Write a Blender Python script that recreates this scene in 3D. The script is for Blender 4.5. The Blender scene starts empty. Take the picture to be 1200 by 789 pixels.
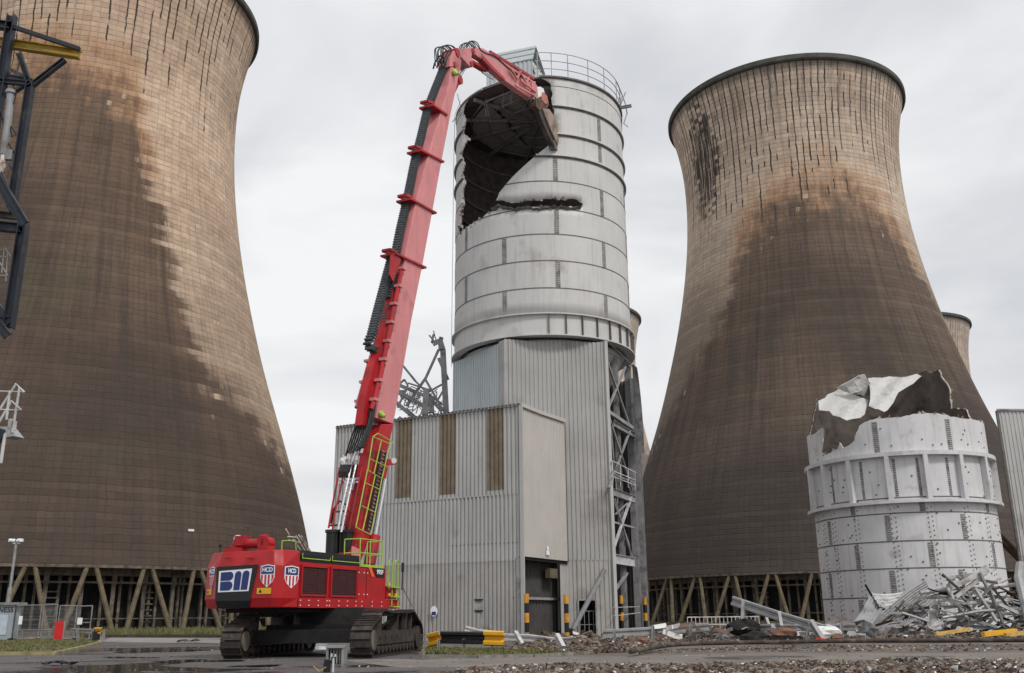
import bpy, math, random
from mathutils import Vector, Matrix
from mathutils.geometry import delaunay_2d_cdt
random.seed(7)
SC=bpy.context.scene; COL=SC.collection
R_=math.radians
# ------------------------------------------------------------------ camera model
F0=1115.0; PIT=math.atan(330.5/F0); ROL=R_(.55); CZ=1.5
cp,sp=math.cos(PIT),math.sin(PIT); cr,sr=math.cos(ROL),math.sin(ROL)
FW=Vector((0,cp,sp)); RT=Vector((cr,sr*sp,-sr*cp)); UP=Vector((sr,-cr*sp,cr*cp))
EYE=Vector((0,0,CZ))
def ray(px,py): return FW+RT*((px-600)/F0)+UP*((394.5-py)/F0)
def at(px,py,Y):
    r=ray(px,py); return EYE+r*(Y/r.y)
def gnd(px,py,z=0.):
    r=ray(px,py); return EYE+r*((z-CZ)/r.z)
def onp(px,py,P,n):
    r=ray(px,py); return EYE+r*((P-EYE).dot(n)/r.dot(n))
def vpl(px,py,P,d):
    return onp(px,py,P,Vector((-d.y,d.x,0)))
def cylhit(px,py,cx,cy,R,far=False):
    r=ray(px,py);a=r.x**2+r.y**2;b=-2*(r.x*cx+r.y*cy);c=cx*cx+cy*cy-R*R
    q=math.sqrt(max(b*b-4*a*c,0)); t=(-b+(q if far else -q))/(2*a)
    return EYE+r*t
# ------------------------------------------------------------------ materials
def nt(m): return m.node_tree.nodes, m.node_tree.links
MATS={}
def mat(name,base,rough=.6,metal=0.,var=.25,scale=1.5,dirt=None,dirt_amt=0.,streak=0.,bump=.0,bscale=20.,spec=.4,fine=.0):
    """weathered surface: base colour with cloudy variation, optional dirt patches / run-down streaks"""
    if name in MATS: return MATS[name]
    m=bpy.data.materials.new(name); m.use_nodes=True; N,L=nt(m)
    bs=N['Principled BSDF']; bs.inputs['Metallic'].default_value=metal
    bs.inputs['Specular IOR Level'].default_value=spec
    geo=N.new('ShaderNodeNewGeometry')
    def noise(sc,det=5,vec=None,rg=.6):
        n=N.new('ShaderNodeTexNoise'); n.inputs['Scale'].default_value=sc; n.inputs['Detail'].default_value=det
        n.inputs['Roughness'].default_value=rg
        L.new(vec or geo.outputs['Position'],n.inputs['Vector']); return n.outputs['Fac']
    def ramp(fac,a,b,v0=0.,v1=1.):
        r=N.new('ShaderNodeMapRange'); r.inputs[1].default_value=a; r.inputs[2].default_value=b
        r.inputs[3].default_value=v0; r.inputs[4].default_value=v1; L.new(fac,r.inputs[0]); return r.outputs[0]
    def mix(f,a,b,mode='MIX'):
        x=N.new('ShaderNodeMix'); x.data_type='RGBA'; x.blend_type=mode
        for s,v in ((x.inputs[0],f),(x.inputs[6],a),(x.inputs[7],b)):
            if hasattr(v,'is_linked'): L.new(v,s)
            elif isinstance(v,(int,float)): s.default_value=v
            else: s.default_value=(*v,1) if len(v)==3 else v
        return x.outputs[2]
    lo=tuple(c*(1-var) for c in base); hi=tuple(min(1,c*(1+var*.6)) for c in base)
    c=mix(ramp(noise(scale),.3,.7),lo,hi)
    if fine>0: c=mix(ramp(noise(scale*14,3),.35,.65,0,fine),c,tuple(x*.45 for x in base))
    if dirt is not None:
        if dirt_amt>0: c=mix(ramp(noise(scale*.8,7),.62-dirt_amt*.35,.75-dirt_amt*.2,0,.85),c,dirt)
        if streak>0:
            mp=N.new('ShaderNodeMapping'); mp.inputs['Scale'].default_value=(1,1,.07); L.new(geo.outputs['Position'],mp.inputs['Vector'])
            s=noise(3.2,4,mp.outputs[0]); c=mix(ramp(s,.52,.72,0,streak),c,dirt)
    L.new(c,bs.inputs['Base Color'])
    L.new(ramp(noise(scale*3,4),.3,.7,max(0,rough-.1),min(1,rough+.15)),bs.inputs['Roughness'])
    if bump>0:
        b=N.new('ShaderNodeBump'); b.inputs['Strength'].default_value=bump; b.inputs['Distance'].default_value=.05
        L.new(noise(bscale,6),b.inputs['Height']); L.new(b.outputs[0],bs.inputs['Normal'])
    MATS[name]=m; return m
M={}
M['silo']=mat('silo_paint',(.53,.525,.515),.5,var=.08,scale=.35,dirt=(.30,.28,.27),dirt_amt=.10,streak=.42,spec=.3)
M['silo2']=mat('old_silo_paint',(.60,.60,.61),.5,var=.12,scale=.5,dirt=(.30,.27,.24),dirt_amt=.10,streak=.40,spec=.3)
M['joint']=mat('riveted_joint',(.34,.335,.33),.6,var=.3,scale=2,dirt=(.1,.08,.07),dirt_amt=.4)
M['seam']=mat('seam_dark',(.13,.12,.115),.7,var=.4,scale=2)
M['lining']=mat('dark_lining',(.17,.135,.135),.85,var=.5,scale=1.2,dirt=(.10,.06,.045),dirt_amt=.12,bump=.3,bscale=3)
M['lining2']=mat('brown_lining',(.105,.086,.074),.85,var=.4,scale=.8,dirt=(.02,.017,.015),dirt_amt=.35,bump=.5,bscale=3)
M['rafter']=mat('rafter_steel',(.36,.32,.32),.7,var=.4,scale=2)
M['torn']=mat('torn_edge',(.62,.55,.48),.7,var=.5,scale=5,dirt=(.12,.05,.03),dirt_amt=.5)
M['clad']=mat('grey_cladding',(.43,.43,.42),.5,var=.09,scale=.3,dirt=(.20,.17,.15),dirt_amt=.10,streak=.30,spec=.35)
M['cladlow']=mat('grimy_cladding',(.375,.365,.35),.55,var=.12,scale=.4,dirt=(.19,.17,.155),dirt_amt=.14,streak=.45,spec=.3)
M['cladwarm']=mat('warm_cladding',(.47,.445,.415),.6,var=.08,scale=.3,dirt=(.26,.24,.22),dirt_amt=.12,streak=.2,spec=.3)
M['cladblue']=mat('bluish_cladding',(.44,.485,.50),.45,var=.10,scale=.3,dirt=(.22,.22,.22),dirt_amt=.12,streak=.25)
M['cladtower']=mat('tower_cladding',(.37,.365,.355),.5,var=.14,scale=.25,dirt=(.20,.18,.17),dirt_amt=.25,streak=.4,spec=.3)
M['translucent']=mat('yellowed_rooflight',(.19,.15,.10),.45,var=.25,scale=1.2,dirt=(.13,.10,.07),dirt_amt=.2,streak=.5)
M['steel']=mat('grey_steel',(.30,.30,.31),.55,var=.25,scale=1.2,dirt=(.10,.08,.07),dirt_amt=.3,streak=.3)
M['galv']=mat('galvanised',(.31,.31,.315),.45,.35,var=.2,scale=2,dirt=(.18,.16,.14),dirt_amt=.25)
M['whitesteel']=mat('white_steel',(.52,.52,.52),.5,var=.2,scale=1.5,dirt=(.17,.14,.12),dirt_amt=.35)
M['rusty']=mat('rusty_steel',(.13,.075,.05),.8,var=.45,scale=2,dirt=(.05,.035,.03),dirt_amt=.4)
M['brownsteel']=mat('brown_scrap',(.15,.125,.11),.75,var=.4,scale=2,dirt=(.05,.04,.035),dirt_amt=.4)
M['darksteel']=mat('dark_blue_steel',(.020,.025,.036),.5,.1,var=.3,scale=1.5,dirt=(.10,.08,.06),dirt_amt=.15)
M['yellow']=mat('crane_rail_yellow',(.42,.27,.035),.5,var=.3,scale=2,dirt=(.10,.07,.03),dirt_amt=.25)
M['sand']=mat('yellow_timber',(.55,.36,.10),.7,var=.3,scale=3)
M['red']=mat('red_paint',(.40,.010,.014),.42,var=.15,scale=.8,dirt=(.16,.03,.025),dirt_amt=.22,streak=.30,spec=.35)
M['pink']=mat('faded_red_boom_paint',(.60,.215,.22),.5,var=.12,scale=.5,dirt=(.22,.06,.055),dirt_amt=.2,streak=.25,spec=.5)
M['redboom']=mat('red_boom_paint',(.39,.011,.016),.45,var=.18,scale=.6,dirt=(.10,.02,.018),dirt_amt=.25,streak=.25,spec=.35)
M['black']=mat('black_paint',(.012,.012,.014),.4,var=.3,scale=2)
M['decal_black']=mat('decal_black',(.010,.010,.012),.4,var=.1,scale=2)
M['rubber']=mat('black_hose',(.018,.019,.021),.5,var=.4,scale=6)
M['chain']=mat('cable_chain_plastic',(.075,.085,.092),.5,var=.4,scale=6)
M['chrome']=mat('chrome_rod',(.62,.63,.65),.2,.8,var=.1,scale=3)
M['lime']=mat('lime_paint',(.34,.50,.07),.45,var=.2,scale=3)
M['track']=mat('track_steel',(.052,.045,.042),.5,.35,var=.45,scale=3,dirt=(.12,.09,.07),dirt_amt=.35,bump=.3,bscale=8)
M['trackdark']=mat('undercarriage_dark',(.012,.011,.011),.8,var=.4,scale=2)
M['grille']=mat('grille_mesh',(.045,.012,.014),.7,var=.4,scale=8)
M['white']=mat('white_decal',(.80,.80,.82),.4,var=.03,scale=2)
M['blue']=mat('navy_decal',(.018,.035,.16),.4,var=.08,scale=2)
M['shieldred']=mat('stripe_red',(.50,.02,.05),.4,var=.05,scale=2)
M['orange']=mat('orange_decal',(.75,.12,.02),.4,var=.05,scale=2)
M['warn']=mat('warning_yellow',(.75,.40,.02),.45,var=.1,scale=3)
M['concrete']=mat('mossy_concrete',(.135,.106,.066),.85,var=.4,scale=1.2,dirt=(.06,.05,.035),dirt_amt=.3,bump=.2,bscale=6)
M['packpost']=mat('weathered_post',(.165,.138,.11),.85,var=.4,scale=1.5,dirt=(.04,.035,.03),dirt_amt=.4)
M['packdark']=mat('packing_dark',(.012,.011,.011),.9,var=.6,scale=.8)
M['boll_y']=mat('bollard_yellow',(.62,.30,.03),.5,var=.2,scale=3,dirt=(.2,.1,.03),dirt_amt=.25)
M['board']=mat('red_board',(.55,.02,.02),.5,var=.1,scale=2)
M['grey']=mat('grey_cabin',(.30,.34,.37),.5,var=.12,scale=1,dirt=(.15,.15,.15),dirt_amt=.2)
M['kerb']=mat('kerb_stone',(.24,.22,.20),.85,var=.3,scale=2,dirt=(.08,.09,.04),dirt_amt=.35)
M['kerb_y']=mat('yellow_kerb',(.34,.29,.15),.85,var=.3,scale=1.5,dirt=(.1,.09,.07),dirt_amt=.3)
M['brick']=mat('broken_brick',(.20,.10,.065),.85,var=.4,scale=4,dirt=(.10,.08,.06),dirt_amt=.4)
M['paper']=mat('pale_sheet',(.75,.74,.72),.6,var=.15,scale=3)
# ------------------------------------------------------------------ mesh builder
ORG={}
class MB:
    def __init__(s): s.v=[];s.f=[];s.m=[];s.uv=None
    def add(s,vs,fs,mi=0):
        o=len(s.v); s.v+= [tuple(v) for v in vs]; s.f+=[tuple(i+o for i in f) for f in fs]; s.m+=[mi]*len(fs); return s
    def hexa(s,p,mi=0):   # p: 8 pts bottom ring 0-3, top ring 4-7
        return s.add(p,[(3,2,1,0),(4,5,6,7),(0,1,5,4),(1,2,6,5),(2,3,7,6),(3,0,4,7)],mi)
    def box(s,c,sz,rz=0.,mi=0,ax=None):
        c=Vector(c); a,b,d=[x/2 for x in sz]
        if ax is None: X=Vector((math.cos(rz),math.sin(rz),0)); Y=Vector((-X.y,X.x,0)); Z=Vector((0,0,1))
        else: X,Y,Z=ax
        return s.hexa([c+X*(i*a)+Y*(j*b)+Z*(k*d) for k in (-1,1) for i,j in ((-1,-1),(1,-1),(1,1),(-1,1))],mi)
    def beam(s,p,q,w,h,up=(0,0,1),mi=0):
        p=Vector(p);q=Vector(q);d=(q-p); L=d.length
        if L<1e-6: return s
        d/=L; up=Vector(up)
        if abs(d.dot(up.normalized()))>.98: up=Vector((1,0,0)) if abs(d.x)<.9 else Vector((0,1,0))
        X=d.cross(up).normalized(); Y=X.cross(d).normalized()
        r=[X*(i*w/2)+Y*(j*h/2) for i,j in ((-1,-1),(1,-1),(1,1),(-1,1))]
        return s.hexa([p+a for a in r]+[q+a for a in r],mi)
    def ibeam(s,p,q,w,h,up=(0,0,1),t=.03,mi=0):
        p=Vector(p);q=Vector(q);d=(q-p).normalized(); up=Vector(up)
        if abs(d.dot(up))>.98: up=Vector((1,0,0))
        X=d.cross(up).normalized(); Y=X.cross(d).normalized()
        s.beam(p,q,t,h-2*t,up,mi)
        for k in (-1,1): s.beam(p+Y*k*(h-t)/2,q+Y*k*(h-t)/2,w,t,up,mi)
        return s
    def tube(s,pts,r,n=8,mi=0,cap=True,r2=None):
        pts=[Vector(p) for p in pts]; rings=[]; k=len(pts); prev=None
        for i,p in enumerate(pts):
            d=(pts[min(i+1,k-1)]-pts[max(i-1,0)]).normalized()
            a=prev if prev is not None else (Vector((0,0,1)) if abs(d.z)<.9 else Vector((1,0,0)))
            X=(a-d*a.dot(d)).normalized(); Y=d.cross(X); prev=X
            rr=r if r2 is None else r+(r2-r)*i/(k-1)
            rings.append([p+(X*math.cos(2*math.pi*j/n)+Y*math.sin(2*math.pi*j/n))*rr for j in range(n)])
        vs=[v for g in rings for v in g]; fs=[]
        for i in range(k-1):
            for j in range(n): fs.append((i*n+j,i*n+(j+1)%n,(i+1)*n+(j+1)%n,(i+1)*n+j))
        if cap: fs.append(tuple(reversed(range(n)))); fs.append(tuple(range((k-1)*n,k*n)))
        return s.add(vs,fs,mi)
    def prism(s,poly,ext,mi=0,side=None):
        ext=Vector(ext); n=len(poly); vs=[Vector(p) for p in poly]+[Vector(p)+ext for p in poly]
        s.add(vs,[tuple(range(n)),tuple(reversed(range(n,2*n)))],mi)
        o=len(s.v)-2*n
        for i in range(n):
            s.f.append((o+i,o+i+n,o+(i+1)%n+n,o+(i+1)%n)); s.m.append(mi if side is None else side)
        return s
    def ring(s,cx,cy,prof,a0=0,a1=360,n=96,mi=0,closed=True):
        """sweep closed profile [(r,z)] round an axis"""
        full=abs(a1-a0)>=359.9; k=len(prof); N=n if full else n+1; vs=[];fs=[]
        for i in range(N):
            a=R_(a0+(a1-a0)*i/n); c,d=math.cos(a),math.sin(a)
            vs+=[(cx+r*c,cy+r*d,z) for r,z in prof]
        for i in range(n):
            i2=(i+1)%N
            for j in range(k if closed else k-1):
                j2=(j+1)%k; fs.append((i*k+j,i2*k+j,i2*k+j2,i*k+j2))
        if not full and closed: fs.append(tuple(reversed(range(k)))); fs.append(tuple(range(n*k,n*k+k)))
        return s.add(vs,fs,mi)
    def build(s,name,mats,parent=None,loc=None,smooth=False,fixn=True):
        if not isinstance(mats,(list,tuple)): mats=[mats]
        if parent is not None: o=ORG[parent.name]
        else: o=Vector(loc) if loc is not None else Vector((0,0,0))
        me=bpy.data.meshes.new(name)
        me.from_pydata([(a-o.x,b-o.y,c-o.z) for a,b,c in s.v],[],s.f)
        for m_ in mats: me.materials.append(m_)
        if len(mats)>1: me.polygons.foreach_set('material_index',s.m)
        me.update()
        if smooth:
            me.polygons.foreach_set('use_smooth',[True]*len(me.polygons))
            try: me.set_sharp_from_angle(angle=R_(35))
            except Exception: pass
        ob=bpy.data.objects.new(name,me); COL.objects.link(ob)
        if parent is not None: ob.parent=parent
        else: ob.location=o
        ORG[ob.name]=o; return ob
def tag(o,label=None,cat=None,group=None,kind=None):
    if label: o['label']=label
    if cat: o['category']=cat
    if group: o['group']=group
    if kind: o['kind']=kind
    return o
def thing(name,label,cat,loc,group=None):
    o=bpy.data.objects.new(name,None); COL.objects.link(o); o.location=loc; o.empty_display_size=.5
    ORG[o.name]=Vector(loc); return tag(o,label,cat,group)
def dup_tree(o,loc,label=None,parent=None):
    c=o.copy(); COL.objects.link(c); ORG[c.name]=Vector(loc) if parent is None else ORG[parent.name]
    if parent is None: c.location=loc
    else: c.parent=parent
    if label: c['label']=label
    for ch in [x for x in KIDS.get(o.name,[])]: dup_tree(ch,loc,None,c)
    return c
KIDS={}
def kids_index():
    KIDS.clear()
    for o in bpy.data.objects:
        if o.parent: KIDS.setdefault(o.parent.name,[]).append(o)
def cdt(points,loops,keep,steiner):
    """triangulate loops with extra points; keep(cx,cy)->bool"""
    vs=[];es=[]
    for lp in loops:
        o=len(vs); vs+=[Vector(p) for p in lp]; es+=[(o+i,o+(i+1)%len(lp)) for i in range(len(lp))]
    vs+=[Vector(p) for p in steiner]
    V,E_,Fc,_,_,_=delaunay_2d_cdt(vs,es,[],0,1e-5)
    out=[]
    for f in Fc:
        c=sum((V[i] for i in f),Vector((0,0)))/len(f)
        if keep(c.x,c.y): out.append(tuple(f))
    return [(v.x,v.y) for v in V],out
def inpoly(x,y,P):
    r=False;n=len(P)
    for i in range(n):
        x1,y1=P[i];x2,y2=P[(i+1)%n]
        if (y1>y)!=(y2>y) and x<(x2-x1)*(y-y1)/(y2-y1)+x1: r=not r
    return r
def jag(P,step,amp,closed=True,seed=1):
    rg=random.Random(seed);out=[];n=len(P)
    for i in range(n if closed else n-1):
        a=Vector(P[i][:2]);b=Vector(P[(i+1)%n][:2]);L=(b-a).length;k=max(1,int(L/step))
        nrm=Vector((-(b-a).y,(b-a).x))/(L+1e-9)
        for j in range(k):
            p=a+(b-a)*(j/k)
            if j>0: p=p+nrm*rg.uniform(-amp,amp)+(b-a)/L*rg.uniform(-.25,.25)*step
            out.append((p.x,p.y))
    if not closed: out.append(tuple(P[-1][:2]))
    return out
def corr(mb,P,Q,z0,z1,pitch=.33,dep=.06,off=0.,n=None,mi=0):
    """vertical trapezoidal cladding from P to Q; z0,z1 numbers or functions of distance"""
    P=Vector((P[0],P[1],0));Q=Vector((Q[0],Q[1],0));L=(Q-P).length;d=(Q-P)/L
    n=n or Vector((d.y,-d.x,0)); f0=z0 if callable(z0) else (lambda t:z0); f1=z1 if callable(z1) else (lambda t:z1)
    k=max(1,round(L/pitch)); pt=L/k; pr=[]
    for i in range(k):
        for a,o in ((0,0),(.42,0),(.54,-dep),(.88,-dep)): pr.append(((i+a)*pt,o))
    pr.append((L,0)); vs=[]
    for t,o in pr:
        b=P+d*t+n*(o+off); vs.append((b.x,b.y,f0(t))); vs.append((b.x,b.y,f1(t)))
    mb.add(vs,[(2*i,2*i+2,2*i+3,2*i+1) for i in range(len(pr)-1)],mi); return mb
def text(s,o,X,Y,size,m,name,parent,ext=.004,align='CENTER',bold=0.):
    c=bpy.data.curves.new('txt','FONT'); c.body=s; c.size=size; c.extrude=ext; c.align_x=align; c.align_y='CENTER'; c.offset=bold
    t=bpy.data.objects.new('txt',c); COL.objects.link(t)
    dg=bpy.context.evaluated_depsgraph_get(); me=bpy.data.meshes.new_from_object(t.evaluated_get(dg))
    bpy.data.objects.remove(t); X=Vector(X).normalized(); Yv=Vector(Y); Yv=(Yv-X*Yv.dot(X)).normalized(); Z=X.cross(Yv)
    og=ORG[parent.name] if parent else Vector((0,0,0))
    for v in me.vertices:
        p=Vector(o)+X*v.co.x+Yv*v.co.y+Z*v.co.z-og; v.co=p
    me.materials.clear(); me.materials.append(m)
    ob=bpy.data.objects.new(name,me); COL.objects.link(ob); ORG[ob.name]=og
    if parent: ob.parent=parent
    return ob
# ------------------------------------------------------------------ camera, world, sun
cd=bpy.data.cameras.new('camera'); cam=bpy.data.objects.new('camera',cd); COL.objects.link(cam); SC.camera=cam
cd.sensor_fit='HORIZONTAL'; cd.sensor_width=36; cd.lens=36*F0/1200; cd.clip_start=.1; cd.clip_end=6000
cam.matrix_world=Matrix(((RT.x,UP.x,-FW.x,0),(RT.y,UP.y,-FW.y,0),(RT.z,UP.z,-FW.z,CZ),(0,0,0,1)))
SC.view_settings.view_transform='Standard'; SC.view_settings.look='None'; SC.view_settings.exposure=0; SC.view_settings.gamma=1
SC.render.engine='CYCLES'
SUN_EL=R_(48); SUN_AZ=R_(140)      # compass bearing of the (veiled) sun, from +Y clockwise: behind the camera, to the right
W=bpy.data.worlds.new('World'); SC.world=W; W.use_nodes=True
N,L=W.node_tree.nodes,W.node_tree.links
bg=N['Background']; bg.inputs['Strength'].default_value=.1
sky=N.new('ShaderNodeTexSky'); sky.sky_type='NISHITA'; sky.sun_disc=False; sky.sun_elevation=SUN_EL; sky.sun_rotation=SUN_AZ
sky.dust_density=4; sky.air_density=1.5
tc=N.new('ShaderNodeTexCoord'); mp=N.new('ShaderNodeMapping'); mp.inputs['Scale'].default_value=(1,1,2.2)
L.new(tc.outputs['Generated'],mp.inputs['Vector'])
def wn(s,d,r=.55,dist=.3):
    n=N.new('ShaderNodeTexNoise'); n.inputs['Scale'].default_value=s; n.inputs['Detail'].default_value=d; n.inputs['Roughness'].default_value=r
    n.inputs['Distortion'].default_value=dist; L.new(mp.outputs[0],n.inputs['Vector']); return n
n1=wn(2.1,7,.5,.6); rp=N.new('ShaderNodeValToRGB')
el=rp.color_ramp.elements; el[0].position=.36; el[0].color=(6.5,6.65,7.0,1); el[1].position=.60; el[1].color=(9.6,9.65,9.75,1)
L.new(n1.outputs['Fac'],rp.inputs['Fac'])
mx=N.new('ShaderNodeMix'); mx.data_type='RGBA'; mx.inputs[0].default_value=.93
L.new(sky.outputs[0],mx.inputs[6]); L.new(rp.outputs[0],mx.inputs[7]); L.new(mx.outputs[2],bg.inputs['Color'])
sl=bpy.data.lights.new('sun','SUN'); sl.energy=2.1; sl.angle=R_(10); sl.color=(1,.965,.92)
so=bpy.data.objects.new('sun',sl); COL.objects.link(so)
sd=Vector((math.sin(SUN_AZ)*math.cos(SUN_EL),math.cos(SUN_AZ)*math.cos(SUN_EL),math.sin(SUN_EL)))
so.rotation_euler=sd.to_track_quat('Z','Y').to_euler(); so.location=(0,0,150)
# ------------------------------------------------------------------ node helper for the special materials
class NG:
    def __init__(s,name):
        s.m=bpy.data.materials.new(name); s.m.use_nodes=True; s.N=s.m.node_tree.nodes; s.L=s.m.node_tree.links; s.bs=s.N['Principled BSDF']
    def set(s,k,v):
        if hasattr(v,'is_linked'): s.L.new(v,k)
        elif isinstance(v,(tuple,list)) and len(v)==3 and k.type=='RGBA': k.default_value=(*v,1)
        else: k.default_value=v
    def math(s,op,a,b=0.,c=None,clamp=False):
        n=s.N.new('ShaderNodeMath'); n.operation=op; n.use_clamp=clamp; s.set(n.inputs[0],a); s.set(n.inputs[1],b)
        if c is not None: s.set(n.inputs[2],c)
        return n.outputs[0]
    def rng(s,v,a,b,c=0.,d=1.,smooth=True):
        n=s.N.new('ShaderNodeMapRange'); n.interpolation_type='SMOOTHSTEP' if smooth else 'LINEAR'
        for i,x in enumerate((v,a,b,c,d)): s.set(n.inputs[i],x)
        return n.outputs[0]
    def mix(s,f,a,b,mode='MIX'):
        n=s.N.new('ShaderNodeMix'); n.data_type='RGBA'; n.blend_type=mode; s.set(n.inputs[0],f); s.set(n.inputs[6],a); s.set(n.inputs[7],b); return n.outputs[2]
    def noise(s,vec,sc=1.,det=4,rough=.55,dist=0.):
        n=s.N.new('ShaderNodeTexNoise'); s.L.new(vec,n.inputs['Vector']); n.inputs['Scale'].default_value=sc; n.inputs['Detail'].default_value=det
        n.inputs['Roughness'].default_value=rough; n.inputs['Distortion'].default_value=dist; return n.outputs['Fac']
    def vec(s,x,y,z=0.):
        n=s.N.new('ShaderNodeCombineXYZ')
        for i,v in enumerate((x,y,z)): s.set(n.inputs[i],v)
        return n.outputs[0]
    def ramp(s,f,stops):
        n=s.N.new('ShaderNodeValToRGB'); r=n.color_ramp
        while len(r.elements)>2: r.elements.remove(r.elements[-1])
        for i,(p,v) in enumerate(stops):
            e=r.elements[i] if i<2 else r.elements.new(p)
            e.position=p; e.color=(v,v,v,1) if not isinstance(v,tuple) else (*v,1)
        s.L.new(f,n.inputs[0]); return n.outputs[0]
# ------------------------------------------------------------------ cooling towers
PR=[(0,45),(9,42.8),(18,40.6),(24,38.9),(30,37.0),(36,35.0),(42,33.0),(48,31.2),(54,29.6),(60,28.1),(66,26.8),(72,25.7),(78,24.8),(84,24.15),(90,23.8),(96,23.75),(102,24.1),(108,25.0),(114,26.4)]
def rz(z):
    # smooth cubic through the profile knots
    if z<=0: return PR[0][1]+(z)*-.24
    for i in range(len(PR)-1):
        (a,b),(c,d)=PR[i],PR[i+1]
        if z<=c+1e-6:
            t=(z-a)/(c-a); m0=(PR[i+1][1]-PR[max(i-1,0)][1])/(PR[i+1][0]-PR[max(i-1,0)][0])*(c-a)
            j=min(i+2,len(PR)-1); m1=(PR[j][1]-PR[i][1])/(PR[j][0]-PR[i][0])*(c-a)
            return (2*t**3-3*t*t+1)*b+(t**3-2*t*t+t)*m0+(-2*t**3+3*t*t)*d+(t**3-t*t)*m1
    return PR[-1][1]
def tower_mat(name,bound,streak,patch=None,haze=0.,lowfade=(20,21),lowamt=0.,tint=None):
    g=NG(name); uvn=g.N.new('ShaderNodeUVMap'); uvn.uv_map='UVMap'
    sx=g.N.new('ShaderNodeSeparateXYZ'); g.L.new(uvn.outputs[0],sx.inputs[0]); u,v=sx.outputs[0],sx.outputs[1]
    CW=2*math.pi*25/112; RH=.95
    u0,v0=u,v
    wob1=g.noise(g.vec(g.math('MULTIPLY',u,.5),g.math('MULTIPLY',v,.5)),1.,3); wob2=g.noise(g.vec(g.math('MULTIPLY',u,.35),g.math('MULTIPLY',v,.5),5.),1.,3)
    v=g.math('ADD',v,g.math('MULTIPLY',g.math('SUBTRACT',wob1,.5),.55)); u=g.math('ADD',u,g.math('MULTIPLY',g.math('SUBTRACT',wob2,.5),.55))
    uq=g.math('FLOOR',g.math('DIVIDE',u,CW)); vq=g.math('FLOOR',g.math('DIVIDE',v,RH))
    wn_=g.N.new('ShaderNodeTexWhiteNoise'); wn_.noise_dimensions='2D'; g.L.new(g.vec(uq,vq),wn_.inputs['Vector']); cell=wn_.outputs['Value']
    wr=g.N.new('ShaderNodeTexWhiteNoise'); wr.noise_dimensions='1D'; g.L.new(vq,wr.inputs['W']); row=wr.outputs['Value']
    wc=g.N.new('ShaderNodeTexWhiteNoise'); wc.noise_dimensions='1D'; g.L.new(uq,wc.inputs['W']); colr=wc.outputs['Value']
    rn=g.noise(g.vec(g.math('MULTIPLY',vq,.23),0.,2.),1.,3,.6)
    ush=g.math('ADD',u,g.math('ADD',g.math('MULTIPLY',g.math('SUBTRACT',rn,.5),7.),g.math('MULTIPLY',g.math('SUBTRACT',row,.5),1.7)))
    an=g.math('ADD',g.math('DIVIDE',ush,2*math.pi*25),.75)        # 0..1 round from -270 deg
    B=g.math('MULTIPLY',g.ramp(an,[((a+270)/360,z/114) for a,z in bound]),114.)
    nA=g.noise(g.vec(g.math('MULTIPLY',u,.22),g.math('MULTIPLY',vq,.30)),1.,6,.6)
    nC=g.noise(g.vec(g.math('MULTIPLY',u,.35),g.math('MULTIPLY',v,.07)),1.,5,.6)
    h=g.math('ADD',g.math('SUBTRACT',B,v),g.math('ADD',g.math('MULTIPLY',g.math('SUBTRACT',nA,.5),18.),g.math('MULTIPLY',g.math('SUBTRACT',nC,.5),14.)))
    h=g.math('ADD',h,g.math('MULTIPLY',g.math('SUBTRACT',cell,.5),2.2))
    fin0=g.noise(g.vec(g.math('MULTIPLY',u,1.3),g.math('MULTIPLY',v,.12),4.),1.,6,.7)
    dark=g.rng(g.math('ADD',h,g.math('MULTIPLY',g.math('SUBTRACT',fin0,.5),9.)),-6.,6.); rust=g.math('MULTIPLY',g.rng(h,-13.,-1.),g.rng(v,62.,78.))
    big=g.noise(g.vec(g.math('MULTIPLY',u,.05),g.math('MULTIPLY',v,.045)),1.,4,.5)
    fin=g.noise(g.vec(g.math('MULTIPLY',u,1.1),g.math('MULTIPLY',v,.22)),1.,5,.65)
    light=g.mix(g.rng(big,.35,.65),(.46,.36,.28),(.59,.48,.38))
    light=g.mix(g.math('MULTIPLY',g.rng(fin,.40,.75),.55),light,(.27,.21,.165))
    if lowamt: light=g.mix(g.math('MULTIPLY',g.rng(v,lowfade[1],lowfade[0]),lowamt),light,(.19,.155,.125))
    light=g.mix(g.math('MULTIPLY',rust,.85),light,g.mix(g.rng(fin,.35,.65),(.27,.15,.085),(.44,.275,.165)))
    dk=g.mix(g.rng(big,.35,.68),(.072,.055,.046),(.135,.100,.078))
    dk=g.mix(g.math('MULTIPLY',g.rng(g.noise(g.vec(g.math('MULTIPLY',u,.11),g.math('MULTIPLY',v,.07),3.),1.,6,.6),.5,.7),.6),dk,(.105,.098,.066))
    dk=g.mix(g.math('MULTIPLY',g.rng(h,30.,3.),.35),dk,(.20,.135,.095))
    dk=g.mix(g.math('MULTIPLY',g.rng(g.noise(g.vec(g.math('MULTIPLY',u,.8),g.math('MULTIPLY',v,.03)),1.,6,.7),.42,.68),.6),dk,(.052,.045,.043))
    dk=g.mix(g.math('MULTIPLY',g.rng(g.math('ADD',v,g.math('MULTIPLY',g.math('SUBTRACT',big,.5),40.)),52.,14.),.62),dk,(.062,.053,.050))
    dk=g.mix(g.math('MULTIPLY',g.rng(g.noise(g.vec(g.math('MULTIPLY',u,2.6),g.math('MULTIPLY',v,.05),2.),1.,5,.7),.45,.7),.38),dk,(.055,.047,.043))
    c=g.mix(dark,light,dk)
    # lift bands and individual shutter panels differ a little in tone
    g_thr=.67-streak*.07
    c=g.mix(1.,c,g.mix(cell,g.mix(dark,(.90,.90,.90),(.94,.94,.94)),g.mix(dark,(1.08,1.08,1.08),(1.04,1.04,1.04))),'MULTIPLY')
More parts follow.
